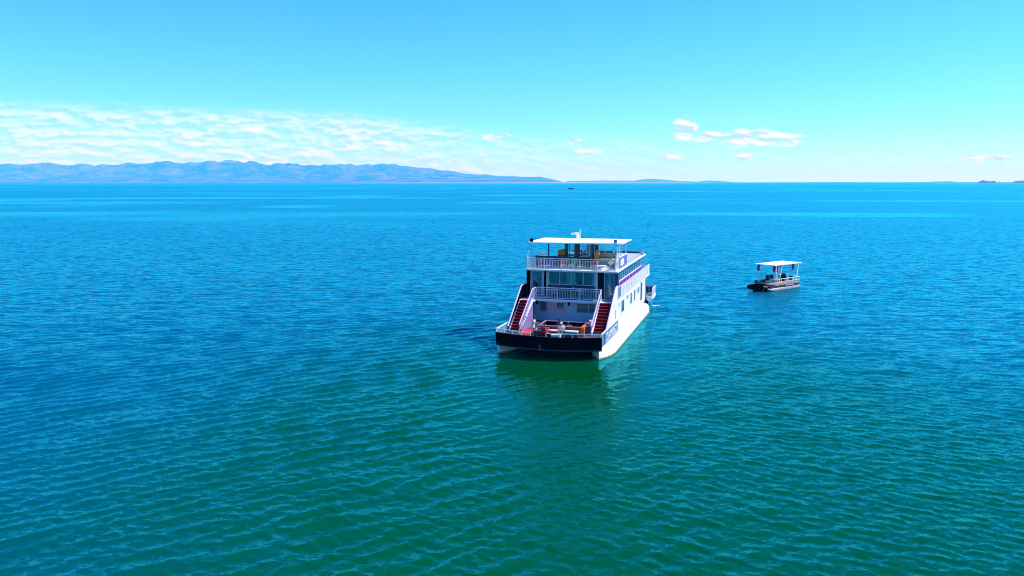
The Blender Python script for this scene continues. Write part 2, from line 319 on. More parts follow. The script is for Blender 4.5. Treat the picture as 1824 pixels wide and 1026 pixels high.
def build_water():
    # rings: even steps of view angle near the viewpoint's height above the lake, coarser underfoot
    ang = np.concatenate([np.linspace(80, 33, 40, endpoint=False), np.linspace(33, 0.6, 760, endpoint=False), np.geomspace(0.6, math.degrees(math.atan(CAM_H / FAR)), 60)])
    r = CAM_H / np.tan(np.radians(ang))
    a_f = np.linspace(-42, 42, 860); a_c1 = np.linspace(-180, -42, 70, endpoint=False); a_c2 = np.linspace(42, 180, 70, endpoint=False)[1:]
    a = np.radians(np.concatenate([a_c1, a_f, a_c2]))
    Rr, A = np.meshgrid(r, a, indexing='ij'); X = Rr*np.sin(A); Y = Rr*np.cos(A)
    dr = np.gradient(r)[:, None]; da = np.gradient(a)[None, :] * Rr; cell = np.maximum(dr, da*0.7)
    Z = np.zeros_like(X); DX = np.zeros_like(X); DY = np.zeros_like(X)
    near = r < 900
    Xn, Yn, cn = X[near], Y[near], cell[near]
    z = np.zeros_like(Xn); dx = np.zeros_like(Xn); dy = np.zeros_like(Xn)
    gust = 0.75 + 0.5*fbm(Xn/23, Yn/31, 5, 3)
    ux = (Xn-LEE[0])*math.cos(R(-17)) + (Yn-LEE[1])*math.sin(R(-17)); uy = (Yn-LEE[1])*math.cos(R(-17)) - (Xn-LEE[0])*math.sin(R(-17))
    gust = gust*(1 - 0.70*np.clip(1 - (ux/LEE[2])**2 - (uy/LEE[3])**2, 0, 1)**0.7)
    wx = Xn + 0.9*(fbm(Xn/5.1, Yn/5.1, 21, 2) - .5); wy = Yn + 0.9*(fbm(Xn/4.7, Yn/4.7, 31, 2) - .5)
    rs = random.Random(3); waves = []
    for k in range(26): waves.append((rs.uniform(0.65, 1.7), 36 + rs.gauss(0, 12), 0.027, 0))          # crests running up to the right
    for k in range(20): waves.append((rs.uniform(0.5, 1.35), -40 + rs.gauss(0, 15), 0.022, 1))         # the crossing train
    for k in range(22): waves.append((rs.uniform(0.35, 0.9), rs.gauss(0, 40), 0.022, 2))
    for k in range(5): waves.append((rs.uniform(3, 6), rs.gauss(0, 20), 0.010, 2))
    side = 1/(1+np.exp(-(Xn - 0.12*Yn)/7.0))
    lost2 = np.zeros_like(Xn)
    for lam, crest, slope, kind in waves:
        k = 2*math.pi/lam; c = R(crest); kx, ky = -math.sin(c)*k, math.cos(c)*k
        keep = np.clip((lam/cn - 2.2)/2.5, 0, 1); amp = slope/k * keep * gust; lost2 += (slope*gust)**2/2*(1 - keep**2)
        if kind == 0: amp = amp*(1.15 - 0.75*side)
        if kind == 1: amp = amp*(0.30 + 0.75*side)
        ph = kx*wx + ky*wy + rs.uniform(0, 6.283); s = np.sin(ph); cph = np.cos(ph)
        z += amp*cph; ch = 1.25 if kind < 2 else 0.7; dx -= ch*amp*s*kx/k; dy -= ch*amp*s*ky/k
    LOST = np.full_like(X, math.sqrt(sum(w[2]**2 for w in waves)/2)); LOST[near] = np.sqrt(lost2)
    Z[near] = z; DX[near] = dx; DY[near] = dy
    o = grid_mesh('water', X+DX, Y+DY, Z, water_mat(), wrap=True)
    at = o.data.attributes.new('unresolved_slope', 'FLOAT', 'POINT'); at.data.foreach_set('value', LOST.astype(np.float32).ravel())
    bpy.context.view_layer.update()
    return tag(o, kind='structure')
water = build_water()
if water.data.polygons[0].normal.z < 0: water.data.flip_normals()

# ------------------------------------------------------------------ hills, shores, haze
def px_az(px): return math.atan2((px-912)/1419, math.cos(math.atan(188.5/1419)))
def hills(name, D, depth, prof, col1, col2, seed, gully=1.0, n=900, win=20):
    xs = [p[0] for p in prof]; ys = [p[1] for p in prof]
    px = np.linspace(xs[0], xs[-1], n); top = np.interp(px, xs, ys); azs = np.arctan2((px-912)/1419, 0.9913)
    hgt = (1.0 if name == 'hills' else 0.75)*np.maximum(0, (324.6 - top))/1419 * D * np.cos(azs)**0 * 1.0
    t = np.linspace(0, 1, 60)
    T, Az = np.meshgrid(t, azs, indexing='ij'); Hh = np.broadcast_to(hgt, T.shape)
    Rad = (D - depth*0.55 + T*depth)/np.cos(Az)
    X = Rad*np.sin(Az); Y = Rad*np.cos(Az)
    base = np.interp(T, [0, 0.06, 0.25, 0.45, 0.55, 0.75, 1], [0, 0.08, 0.38, 0.80, 1.0, 0.55, 0])
    wob = 900*(fbm(X/1500, Y/1500, seed+5, 3)-.5); rid = fbm((X+wob)/780, (Y+wob)/1500, seed, 5, True); rid2 = fbm((X-wob)/300, Y/480, seed+9, 4, True)
    Z = Hh*base*(1 - gully*(0.42*(1-rid) + 0.25*(1-rid2))*(0.14+0.86*np.clip(1.12-base, 0, 1))*1.5)
    Z = np.where(T < 0.01, -2, np.maximum(Z, 0.5))
    crest = Z.max(axis=0); k = np.ones(2*win+1)/(2*win+1); cs = np.convolve(np.pad(crest, win, mode='edge'), k, 'valid'); Z = Z*np.where(cs > 1, hgt*(0.92+0.16*fbm(px/14.0, px*0, seed+3, 4))/np.maximum(cs, 1), 1)[None, :]
    m = bpy.data.materials.new(name + '_ground'); m.use_nodes = True; tt = m.node_tree; b = tt.nodes['Principled BSDF']; b.inputs['Roughness'].default_value = 1; b.inputs['Specular IOR Level'].default_value = 0
    g = N(tt, 'ShaderNodeNewGeometry'); no = N(tt, 'ShaderNodeTexNoise', _Scale=0.0022, _Detail=8.0, _Roughness=0.7); tt.links.new(g.outputs['Position'], no.inputs['Vector'])
    mx = N(tt, 'ShaderNodeMix', data_type='RGBA'); tt.links.new(SMOOTH(tt, no.outputs[0], 0.42, 0.62), mx.inputs[0]); mx.inputs[6].default_value = col1+(1,); mx.inputs[7].default_value = col2+(1,)
    tt.links.new(mx.outputs[2], b.inputs['Base Color'])
    o = grid_mesh(name, X, Y, Z, m)
    if o.data.polygons[1000].normal.z < 0: o.data.flip_normals()
    return tag(o, kind='structure')
hills('hills', 18500, 7000, [(-500, 300), (-300, 288), (-150, 294), (0, 290), (60, 291), (150, 292.5), (220, 292.5), (262, 290.5), (305, 288.5), (335, 290), (410, 287), (450, 288), (480, 292), (505, 291), (560, 293), (620, 292.5), (685, 292), (720, 295), (760, 299), (800, 303), (830, 308), (880, 311.5), (930, 314), (960, 315), (995, 321), (1010, 324.5)],
      (0.03, 0.045, 0.03), (0.15, 0.11, 0.10), 3, gully=1.25)
hills('distant_hills', 25500, 3000, [(1000, 324), (1012, 321), (1080, 319.5), (1125, 320), (1140, 317), (1158, 315.5), (1185, 318), (1200, 320.5), (1235, 322), (1258, 319.5), (1285, 321.5), (1300, 323.5), (1330, 323.8), (1480, 323), (1560, 323.4), (1640, 323), (1655, 321.6), (1680, 321.4), (1692, 323), (1760, 323.5), (2100, 320)],
      (0.04, 0.05, 0.03), (0.12, 0.10, 0.08), 40, gully=0.5, n=700, win=5)
def shore(name, D, prof, width, m, seed, jag=0.15, step=1.0, kind='structure', zb=-1.0, yoff=0):
    xs = [p[0] for p in prof]; hs_ = [p[1] for p in prof]
    n = int((xs[-1]-xs[0])/step)+2; px = np.linspace(xs[0], xs[-1], n); h = np.interp(px, xs, hs_)*(1 - jag + 2*jag*fbm(px/2.2, px*0, seed, 3))
    azs = np.arctan2((px-912)/1419, 0.9913); t = np.array([0, 0.12, 0.3, 0.5, 0.75, 1.0]); p = np.array([0, 0.75, 0.95, 1.0, 0.8, 0])
    T, A = np.meshgrid(t, azs, indexing='ij'); Rad = (D + yoff + T*width)/np.cos(A)
    Z = p[:, None]*h[None, :]; Z[0] = zb; Z[-1] = zb
    o = grid_mesh(name, Rad*np.sin(A), Rad*np.cos(A), Z, m, smooth=False)
    if o.data.polygons[0].normal.z < 0: o.data.flip_normals()
    return tag(o, kind=kind)
sand = mat('pinkish_beach', (0.48, 0.30, 0.26), 0.95, 0.15, 0.01); scrub = mat('dark_scrub', (0.03, 0.05, 0.025), 0.95, 0.3, 0.02); scrub_b = mat('brown_land', (0.13, 0.08, 0.07), 0.95, 0.2, 0.01)
shore('shore', 13000, [(600, 0), (640, 3), (700, 6), (820, 7), (1000, 9), (1180, 9), (1230, 4), (1260, 0)], 500, sand, 1)
tag(shore('shore_scrub', 13000, [(630, 0), (655, 10), (720, 16), (800, 10), (900, 14), (1000, 16), (1090, 18), (1150, 24), (1190, 16), (1215, 0)], 400, scrub, 8, jag=0.5, kind='stuff', yoff=260), 'low dark strip of scrub along the far beach below the hills', 'scrub', kind='stuff')
shore('low_island', 7000, [(1655, 0), (1700, 4.5), (1720, 7), (1740, 9), (1824, 10), (1900, 10), (2100, 8)], 500, scrub_b, 2)
tag(shore('island_wood', 7000, [(1724, 0), (1730, 18), (1735, 32), (1742, 26), (1758, 24), (1760, 4), (1761, 0)], 220, scrub, 12, jag=0.25, step=0.5, yoff=200), 'small dark clump of woodland on the low island at far right', 'woodland', kind='stuff')
tag(shore('island_wood', 7000, [(1785, 0), (1790, 18), (1794, 30), (1824, 27), (1900, 22), (2050, 18), (2090, 0)], 260, scrub, 14, jag=0.25, step=0.5, yoff=200), 'longer dark belt of woodland on the low island cut by the frame edge', 'woodland', kind='stuff')
def lone_tree():
    a = px_az(1765.5); D = 7100; x, y = D*math.tan(a), D
    t = empty('tree', (x, y, 7), 0, 'single tree standing between two dark woods on the low island', 'tree')
    MB().tube([(0, 0, 0), (.4, 0, 6), (0, .2, 10)], [.7, .5, .3], 6).build('trunk', scrub, t)
    mb = MB()
    for k in range(9): ellipsoid(mb, (random.uniform(-4, 4), random.uniform(-4, 4), random.uniform(8.5, 12)), (3, 3, 1.6), 7, 4)
    mb.build('crown', scrub, t)
lone_tree()
def haze():
    m = bpy.data.materials.new('haze_air'); m.use_nodes = True; t = m.node_tree; t.nodes.clear()
    v = N(t, 'ShaderNodeVolumePrincipled'); v.inputs['Density'].default_value = 1.1e-4
    v.inputs['Color'].default_value = (0.03, 0.40, 1.0, 1); v.inputs['Absorption Color'].default_value = (1, 1, 1, 1); v.inputs['Anisotropy'].default_value = 0.0
    o = N(t, 'ShaderNodeOutputMaterial'); t.links.new(v.outputs[0], o.inputs['Volume'])
    b = MB().box(-31000, 31000, -31000, 31000, -3.5, 640).build('haze', m); b['kind'] = 'stuff'; b['label'] = 'pale blue haze lying over the lake and veiling the far hills'
haze()

# ------------------------------------------------------------------ houseboat
YAW = R(-17); BO = Vector((3.06, 65.99, 0))
def bw(x, y, z):                                        # boat coordinates to world
    return BO + Matrix.Rotation(YAW, 3, 'Z') @ Vector((x, y, z))
hb = empty('houseboat', BO, YAW, 'large white three-deck catamaran houseboat with black bow and maroon stairs', 'houseboat')
Z1, Z2, Z3, ZR = 1.5, 3.8, 6.48, 8.9
def pontoon_hull(sgn):
    mb = MB(); n = 18; ys = [-0.05, 0.25, 0.8, 1.6, 2.6, 4, 8, 14, 20, 25.5, 26.8, 27.3]
    ws = [0.02, 0.22, 0.5, 0.8, 0.98, 1.02, 1.02, 1.02, 1.02, 1.02, 0.8, 0.25]; hs2 = [.80, .84, .88, .92, .95, .96, .96, .96, .96, .96, .9, .7]
    v = []; f = []
    for y, w, h in zip(ys, ws, hs2):
        cx = 4.22 + 0.12*(1 - w)
        for k in range(n):
            a = 2*math.pi*k/n; ca, sa = math.cos(a), math.sin(a)
            v.append((sgn*(cx + w*math.copysign(abs(ca)**0.62, ca)), y, math.copysign(abs(sa)**0.75, sa)*(h if sa > 0 else 0.9)))
    for i in range(len(ys)-1):
        for k in range(n): f.append((i*n+k, i*n+(k+1) % n, (i+1)*n+(k+1) % n, (i+1)*n+k))
    f.append(tuple(range(n))); f.append(tuple((len(ys)-1)*n+k for k in range(n)))
    mb.add(v, f); return mb
for sg in (1, -1):
    p = pontoon_hull(sg).build('pontoon', white_hull, hb, smooth=True)
    md = p.modifiers.new('edges', 'EDGE_SPLIT'); md.split_angle = R(48)
    st = MB()
    for k in range(13): st.box(sg*4.72-.035, sg*4.72+.035, 9.9+k*1.15, 10.0+k*1.15, 0.90, 0.968)
    st.build('deck_cleats', mat('dull_brown_fitting', (0.2, 0.16, 0.13), 0.6), p, kind='stuff')
rope = MB().tube([(4.4, 1.9, .98), (4.7, 2.6, .97), (5.0, 3.2, .93), (5.1, 3.7, .88), (4.95, 4.3, .95), (4.5, 4.9, .98)], 0.012, 5); rope.build('mooring_rope', mat('grey_rope', (.35, .33, .3), .9), hb)
# bow wall: a curved black fender panel
def arc_y(x): return -0.28 - 1.0*(1 - (x/4.6)**2)
def bow_panel(z0, z1, th, dz=0.0):
    v = []; f = []; xs = np.linspace(-4.6, 4.6, 25)
    for x in xs:
        y = arc_y(x); v += [(x, y+0.18, z0), (x, y, z1), (x, y+th, z1), (x, y+th+0.18, z0)]
    for i in range(24):
        for k in range(4): f.append((4*i+k, 4*i+(k+1) % 4, 4*(i+1)+(k+1) % 4, 4*(i+1)+k))
    f += [(0, 1, 2, 3), (96, 97, 98, 99)]
    return MB().add(v, f)
bow = bow_panel(0.80, 1.90, 0.10).build('bow_wall', black, hb)
bar = MB(); xs = np.linspace(-4.58, 4.58, 25)
for a, b in zip(xs[:-1], xs[1:]): bar.beam((a, arc_y(a)+.14, .78), (b, arc_y(b)+.14, .78), .10, .08)
bar.build('rubbing_strip', navy, bow)
MB().beam((-0.35, arc_y(-.35)-.02, .80), (-.42, arc_y(-.4)-.02, 1.22), .03).build('hanging_cable', steel, bow)
# decks
MB().prism([(-4.5, 0.1), (-3.4, -.45), (-2, -.88), (0, -1.1), (2, -.88), (3.4, -.45), (4.5, .1), (4.5, 8.6), (4.38, 8.61), (4.38, 31.2), (-4.38, 31.2), (-4.38, 8.61), (-4.5, 8.6)], 'z', 1.0, Z1).build('lower_deck', deck_m, hb)
MB().box(-3.2, 3.2, 0.5, 29, 0.72, 0.998).build('cross_deck', dark, hb)
MB().box(-3.1, 3.1, 6.0, 6.2, -0.4, 0.72).build('water_baffle', dark, hb)
rail_low = MB(); post_low = MB()
def bow_rail(x0, x1):
    xs = np.linspace(x0, x1, 9); mb = MB()
    for a, b in zip(xs[:-1], xs[1:]): mb.beam((a, arc_y(a)+.06, 2.20), (b, arc_y(b)+.06, 2.20), .06)
    r = mb.build('bow_rail', white_rail, hb)
    for x in (xs[0], xs[2], xs[4], xs[6], xs[8]): MB().beam((x, arc_y(x)+.06, 1.9), (x, arc_y(x)+.06, 2.17), .06).build('post', white_rail, r)
bow_rail(-4.55, -1.25); bow_rail(0.1, 4.5)
# low sides of the bow deck
for sg in (-1, 1):
    sp = MB().box(sg*4.56-.04, sg*4.56+.04, -0.15, 8.0, 1.05, 1.72).build('bow_side_panel', blue_panel, hb)
    MB().beam((sg*4.56, -.22, 2.16), (sg*4.56, 8.05, 2.16), .09, .08).build('handrail', white_rail, sp)
    for y in (0.0, 2.0, 4.0, 6.0, 7.95): MB().beam((sg*4.56, y, 1.72), (sg*4.56, y, 2.12), .07).build('post', white_rail, sp)
    b2 = MB()
    for k in range(26): b2.beam((sg*4.56, .35+k*.29, 1.72), (sg*4.56, .35+k*.29, 2.13), .03)
    b2.build('balusters', white_rail, sp, kind='stuff')
def lettering(txt, name, m, parent, loc, rot, size, depth=0.01, sx=1.0):
    cu = bpy.data.curves.new(name, 'FONT'); cu.body = txt; cu.size = size; cu.extrude = depth; cu.align_x = 'LEFT'; cu.materials.append(m)
    tmp = bpy.data.objects.new(name, cu); COL.objects.link(tmp); me = bpy.data.meshes.new_from_object(tmp.evaluated_get(bpy.context.evaluated_depsgraph_get())); bpy.data.objects.remove(tmp)
    o = bpy.data.objects.new(name, me); COL.objects.link(o); o.parent = parent; o.location = loc; o.rotation_euler = rot; o.scale = (sx, 1, 1); return o
board = MB().box(4.61, 4.65, 0.8, 7.2, 1.12, 2.08).build('name_board', blue_panel, hb)
MB().box(4.66, 4.662, 0.95, 1.25, 1.2, 2.0).build('board_emblem', mat('sea_green', (0.02, 0.35, 0.2), .5), board)
lettering('ZAMBEZI', 'lettering', white, board, (4.665, 1.45, 1.28), (R(90), 0, R(90)), 0.95, 0.006, 1.45)

# stairs ---------------------------------------------------------
def stairs(x0, x1, yf, yt, inner, outer):
    s = empty('staircase', (0, 0, 0), 0, parent=hb)
    n = 10; rise = (Z2-Z1)/n; run = (yt-yf)/n
    sunlit_tread_edge = mat('lit_red_nosing', (0.42, 0.02, 0.03), 0.8)  # lighter red puts the sunlit tread edge into the colour
    for k in range(n):
        y = yf + k*run; z = Z1 + (k+1)*rise - (0.012 if k == n-1 else 0)
        st = MB().box(x0+.03, x1-.03, y, y+run+(0 if k == n-1 else .02), z-rise+.002, z).build('step', carpet, s, bevel=0.012)
        MB().box(x0+.04, x1-.04, y-.028, y+.06, z-.025, z+.006).build('sunlit_tread_edge', sunlit_tread_edge, st)
    dy, dz = yt-yf, Z2-Z1
    for x in (x0, x1):                                   # stringers
        MB().prism([(yf-.25, Z1), (yf+.1, Z1), (yt+.02, Z2-.25), (yt+.02, Z2+.06), (yt-.05, Z2+.06), (yf-.25, Z1+.22)], 'x', x-.035, x+.035).build('stringer', white, s)
    return s
XI = 3.12
sL = stairs(-4.28, -XI, 2.9, 6.2, -XI, -4.4); sR = stairs(XI+.05, 4.28, 3.1, 6.4, XI, 4.4)
for sg, s in ((-1, sL), (1, sR)):
    xi = sg*(XI-.02); yf = 2.0 if sg < 0 else 2.9; yt = 6.1 if sg < 0 else 7.2
    # sheet closing the inside below the stair
    MB().prism([(yf+.05, Z1), (6.0, Z1), (6.0, Z2-.25)], 'x', xi-sg*.06-.02, xi-sg*.06+.02).build('side_sheet', lilac_side, s)
    # inner balustrade: sloping then level
    r = MB().tube([(xi, yf-.15, Z1), (xi, yf-.15, 2.30), (xi, yt, 4.86), (xi, 7.25, 4.86)], .05, 6).build('inner_rail', lilac, s)
    MB().tube([(xi, yf-.1, 1.72), (xi, yt, 4.02)], .035, 6).build('lower_rail', lilac, r)
    bb = MB(); 
    for k in range(26):
        y = yf + (yt-yf)*(k+.5)/26; za = 1.78 + (y-yf)/(yt-yf)*(4.05-1.78); bb.beam((xi, y, za), (xi, y, za+.60+.2*k/26), .028)
    for k in range(6 if sg < 0 else 2): y = yt+.1+k*.16; bb.beam((xi, y, 3.9), (xi, y, 4.84), .028)
    bb.build('balusters', lilac, r, kind='stuff')
    # outer wing wall with sloping lilac capping
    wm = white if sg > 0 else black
    xo = sg*4.36
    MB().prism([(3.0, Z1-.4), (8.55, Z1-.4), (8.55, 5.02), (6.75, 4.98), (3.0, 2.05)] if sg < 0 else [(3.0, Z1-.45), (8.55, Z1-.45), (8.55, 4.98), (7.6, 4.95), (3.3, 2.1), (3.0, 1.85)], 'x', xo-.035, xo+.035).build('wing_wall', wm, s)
    MB().tube([(xo, 2.55, 1.95 if sg < 0 else 1.6), (xo, 6.75 if sg < 0 else 7.6, 5.04), (xo, 8.6, 5.08)], .065, 6).build('capping', lilac, s)
MB().box(4.398, 4.41, 7.5, 7.75, 2.15, 3.05).build('purple_strip', purple, sR)
# lower cabin -----------------------------------------------------
YC1 = 8.6
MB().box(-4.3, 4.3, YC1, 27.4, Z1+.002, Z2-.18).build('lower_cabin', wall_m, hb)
side1 = MB().prism([(8.56, 1.0), (27.6, 1.0), (27.6, Z2), (8.56, Z2)], 'x', 4.303, 4.40).build('cabin_side_panel', white, hb)
side2 = MB().prism([(8.56, 1.0), (27.6, 1.0), (27.6, Z2), (8.56, Z2)], 'x', -4.40, -4.303).build('cabin_side_panel', white, hb)
def window(parent, axis, pos, a0, a1, z0, z1, n=2, fm=None, curtain=True, name='window', gm=None, t=0.06):
    """axis 'y': faces -Y at y=pos; axis 'x': faces +X at x=pos.  Proud of the wall by t."""
    fm = fm or steel
    def B(mb, u0, u1, w0, w1, d0, d1):
        if axis == 'y': mb.box(u0, u1, pos-d1, pos-d0, w0, w1)
        else: mb.box(pos+d0, pos+d1, u0, u1, w0, w1)
    e = .05; fr = MB(); B(fr, a0, a1, z0, z0+e, 0, t); B(fr, a0, a1, z1-e, z1, 0, t); B(fr, a0, a0+e, z0+e, z1-e, 0, t); B(fr, a1-e, a1, z0+e, z1-e, 0, t)
    for k in range(1, n):
        u = a0+(a1-a0)*k/n; B(fr, u-e/2, u+e/2, z0+e, z1-e, 0, t-.003)
    w = fr.build(name, fm, parent)
    for k in range(n):
        u0 = a0+(a1-a0)*k/n+e*.6; u1 = a0+(a1-a0)*(k+1)/n-e*.6
        g = MB(); B(g, u0, u1, z0+e, z1-e, t*.62, t*.70); g.build('pane', gm or glass, w)
        if curtain:
            c = MB(); m_ = 14; v = []; f = []
            for i in range(m_+1):
                u = u0+(u1-u0)*i/m_; d = t*.22 + t*.14*math.sin(i*2.1+k)
                for z in (z0+e, z1-e): v.append((u, pos-d, z) if axis == 'y' else (pos+d, u, z))
            for i in range(m_): f.append((2*i, 2*i+2, 2*i+3, 2*i+1))
            c.add(v, f).build('curtain', curtain_m, w)
    return w
window(hb, 'y', YC1, -3.0, -0.62, 2.42, 3.36, 2); window(hb, 'y', YC1, 0.50, 2.9, 2.42, 3.36, 2)
for (x, y, z) in ((-3.05, 7.6, 3.44), (0.02, 7.6, 3.44)):
    l = MB().box(x-.09, x+.09, y-.12, y+.1, z-.22, z+.12).build('deck_light', black, hb, bevel=.02)
    MB().box(x-.05, x+.05, y-.04, y+.04, z+.12, z+.2).build('bracket', steel, l)
for a in ((10.6, 12.2), (16.2, 17.3), (18.7, 19.7)): window(hb, 'x', 4.40, a[0], a[1], 2.2, 3.45, 2, fm=white, t=.05)
window(hb, 'x', 4.40, 13.9, 14.3, 3.1, 3.5, 1, fm=lilac, curtain=False, t=.04); window(hb, 'x', 4.40, 14.6, 15.0, 3.1, 3.5, 1, fm=lilac, curtain=False, t=.04)
window(hb, 'x', 4.40, 9.2, 9.5, 3.0, 3.45, 1, fm=lilac, curtain=False, t=.04)
door = MB().box(4.402, 4.43, 23.9, 25.0, Z1+.05, 3.55).build('side_door', mat('dark_door', (.03, .04, .05), .4), hb); MB().box(4.43, 4.46, 24.0, 24.06, 2.4, 2.6).build('handle', steel, door)
MB().box(4.403, 4.43, 8.8, 27.4, 1.0, 1.06).build('side_moulding', mat('weathered_moulding', (.45, .35, .4), .6), hb)

seam = mat('panel_seam', (.42, .40, .42), .7)
sm = MB()
for y in (10.2, 12.75, 15.5, 18.05, 20.6, 23.2, 25.8): sm.box(4.402, 4.408, y, y+.025, 1.08, 3.6)
sm.box(4.402, 4.409, 8.7, 27.5, 2.02, 2.045)
sm.build('panel_seams', seam, side1, kind='stuff')
for y in (21.4, 22.2): window(hb, 'x', 4.40, y, y+.42, 2.7, 3.3, 1, fm=steel, t=.045)

# middle deck -----------------------------------------------------
MB().prism([(-4.42, 6.2), (-XI+.12, 6.2), (-XI+.12, 7.25), (XI-.1, 7.25), (XI-.1, 6.4), (4.42, 6.4), (4.42, 31.4), (-4.42, 31.4)], 'z', Z2-.17, Z2).build('middle_deck', white, hb)
MB().box(-4.3, 4.3, 7.3, 31.3, Z2+.003, Z2+.012).build('deck_covering', mat('blue_deck_covering', (.10, .17, .27), .7, .1), hb)
def railing(pts, z, h, post_gap, name='railing', m=None, bal=0.15, top=.06, posts=True, parent=None):
    m = m or white_rail; mb = MB()
    for p, q in zip(pts[:-1], pts[1:]): mb.beam((*p, z+h), (*q, z+h), top); mb.beam((*p, z+h-.16), (*q, z+h-.16), .035); mb.beam((*p, z+.10), (*q, z+.10), .04)
    r = mb.build(name, m, parent or hb); b = MB()
    for p, q in zip(pts[:-1], pts[1:]):
        L = math.dist(p, q); n = max(1, round(L/post_gap)); nb = int(L/bal)
        for k in range(n+1): 
            x, y = p[0]+(q[0]-p[0])*k/n, p[1]+(q[1]-p[1])*k/n; MB().beam((x, y, z), (x, y, z+h-.03), .07).build('post', m, r)
        for k in range(nb):
            x, y = p[0]+(q[0]-p[0])*(k+.5)/nb, p[1]+(q[1]-p[1])*(k+.5)/nb; b.beam((x, y, z+.12), (x, y, z+h-.17), .026)
    b.build('balusters', m, r, kind='stuff'); return r
shade_blue = mat('shade_tinted_white', (0.62, 0.76, 0.92), 0.4)  # blue shade of the middle deck front mixed into the paint colour
MB().box(-XI+.13, XI-.11, 7.215, 7.249, Z2-.20, Z2+.004).build('deck_fascia', shade_blue, hb)
railing([(-XI+.05, 7.3), (XI-.05, 7.3)], Z2+.013, 1.05, 1.9, m=shade_blue)
railing([(4.38, 28.5), (4.38, 31.3), (-4.38, 31.3)], Z2, 1.05, 1.6)
sr = MB().beam((4.40, 8.7, 4.93), (4.40, 31.3, 4.93), .08, .06).beam((4.40, 8.7, 3.88), (4.40, 31.3, 3.88), .06, .06).build('side_rail', lilac, hb)
frost = mat('frosted_white_screen', (0.80, 0.80, 0.86), 0.25, 0.04, 0.8)
for k in range(14):
    y0 = 8.8+k*1.6; MB().beam((4.40, y0, 3.8), (4.40, y0, 4.90), .06).build('post', lilac, sr)
    MB().box(4.385, 4.40, y0+.05, y0+1.55, 3.93, 4.88).build('screen_panel', blue_panel if k == 0 else frost, sr)
lettering('ZAMBEZI', 'lettering', mat('pale_violet_print', (0.62, 0.56, 0.76), .6), sr, (4.408, 11.3, 4.02), (R(90), 0, R(90)), 1.05, 0.004, 2.9)
# middle cabin
YC2 = 9.3
alu = mat('grey_white_frame', (0.50, 0.62, 0.80), 0.45)
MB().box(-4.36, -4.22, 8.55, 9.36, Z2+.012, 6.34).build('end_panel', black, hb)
MB().box(4.02, 4.36, 8.9, 9.36, Z2+.012, 6.34).build('corner_pillar', navy, hb)
MB().box(-3.8, 4.0, YC2+.06, 27.0, Z2+.013, Z2+.05).build('cabin_floor', mat('dark_lino', (.05, .05, .06), .5), hb)
lw = MB().box(-2.42, 2.12, YC2-.02, YC2+.06, Z2+.02, 4.93).build('dado_wall', navy, hb)
for x0, x1 in ((-4.2, -3.98), (-3.0, -2.86), (-2.60, -2.42), (2.12, 2.36), (3.94, 4.01)): MB().box(x0, x1, YC2-.02, YC2+.08, Z2+.02, 6.30).build('wall_post', alu, hb)
MB().box(-4.2, 4.0, YC2-.03, YC2+.1, 6.22, 6.33).build('head_beam', alu, hb)
def open_window(parent, x0, x1, z0, z1, n, name, curt):
    e = .06; mb = MB().box(x0, x1, YC2-.03, YC2+.03, z0, z0+e).box(x0, x1, YC2-.03, YC2+.03, z1-e, z1).box(x0, x0+e, YC2-.03, YC2+.03, z0+e, z1-e).box(x1-e, x1, YC2-.03, YC2+.03, z0+e, z1-e)
    for k in range(1, n): u = x0+(x1-x0)*k/n; mb.box(u-e/2, u+e/2, YC2-.027, YC2+.027, z0+e, z1-e)
    w = mb.build(name, alu, parent)
    for k in range(n):
        u0 = x0+(x1-x0)*k/n+e*.6; u1 = x0+(x1-x0)*(k+1)/n-e*.6
        MB().box(u0, u1, YC2-.004, YC2+.004, z0+e, z1-e).build('pane', glass, w)
        if k in curt:
            c = MB(); v = []; f = []; m_ = 16
            a, b = curt[k]; 
            for i in range(m_+1):
                u = u0+(u1-u0)*(a+(b-a)*i/m_)
                for z in (z0+e, z1-e): v.append((u, YC2+.10+.03*math.sin(i*1.9), z))
            for i in range(m_): f.append((2*i, 2*i+2, 2*i+3, 2*i+1))
            c.add(v, f).build('curtain', curtain_m, w)
open_window(hb, -2.42, 2.12, 4.93, 6.2, 4, 'window', {1: (.55, 1.0), 2: (0, .35), 3: (.75, 1)})
open_window(hb, -3.98, -3.0, Z2+.05, 6.2, 1, 'sliding_door', {0: (0, .3)})
open_window(hb, 2.98, 3.94, Z2+.05, 6.2, 1, 'sliding_door', {0: (.3, .75)})
for sg in (-1, 1):
    xs_ = 3.84 if sg < 0 else 4.03
    xa, xb = sorted((sg*xs_, sg*(xs_-.05)))
    MB().box(xa, xb, YC2+.08, 27.0, Z2+.02, 5.12).build('cabin_wall', purple, hb)
    xa, xb = sorted((sg*(xs_+.02), sg*(xs_-.06))); MB().box(xa, xb, YC2+.08, 27.0, 5.12, 5.21).build('sill', white, hb)
    xa, xb = sorted((sg*(xs_+.012), sg*(xs_-.03)))
    gw = MB()
    for k in range(15): y = YC2+.1+k*1.26; gw.box(xa, xb, y, y+.09, 5.21, 6.3)
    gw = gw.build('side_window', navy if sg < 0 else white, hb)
    for k in range(14):
        y = YC2+.19+k*1.26; MB().box(sg*xs_-.012, sg*xs_-.004, y, y+1.17, 5.21, 6.3).build('pane', glass, gw)
        v = []; f = []
        for i in range(13):
            for z in (5.22, 6.29): v.append((sg*(xs_-.13)+.03*math.sin(i*2.2+k), y+.1+i*(.5+.4*((k*7) % 3)/2)/12, z))
        for i in range(12): f.append((2*i, 2*i+2, 2*i+3, 2*i+1))
        MB().add(v, f).build('curtain', curtain_m, gw)
    for k in range(7): 
        xa, xb = sorted((sg*(xs_+.001), sg*(xs_+.012))); MB().box(xa, xb, 11.5+k*2.1, 11.62+k*2.1, Z2+.02, 5.12).build('wall_batten', lilac, hb)
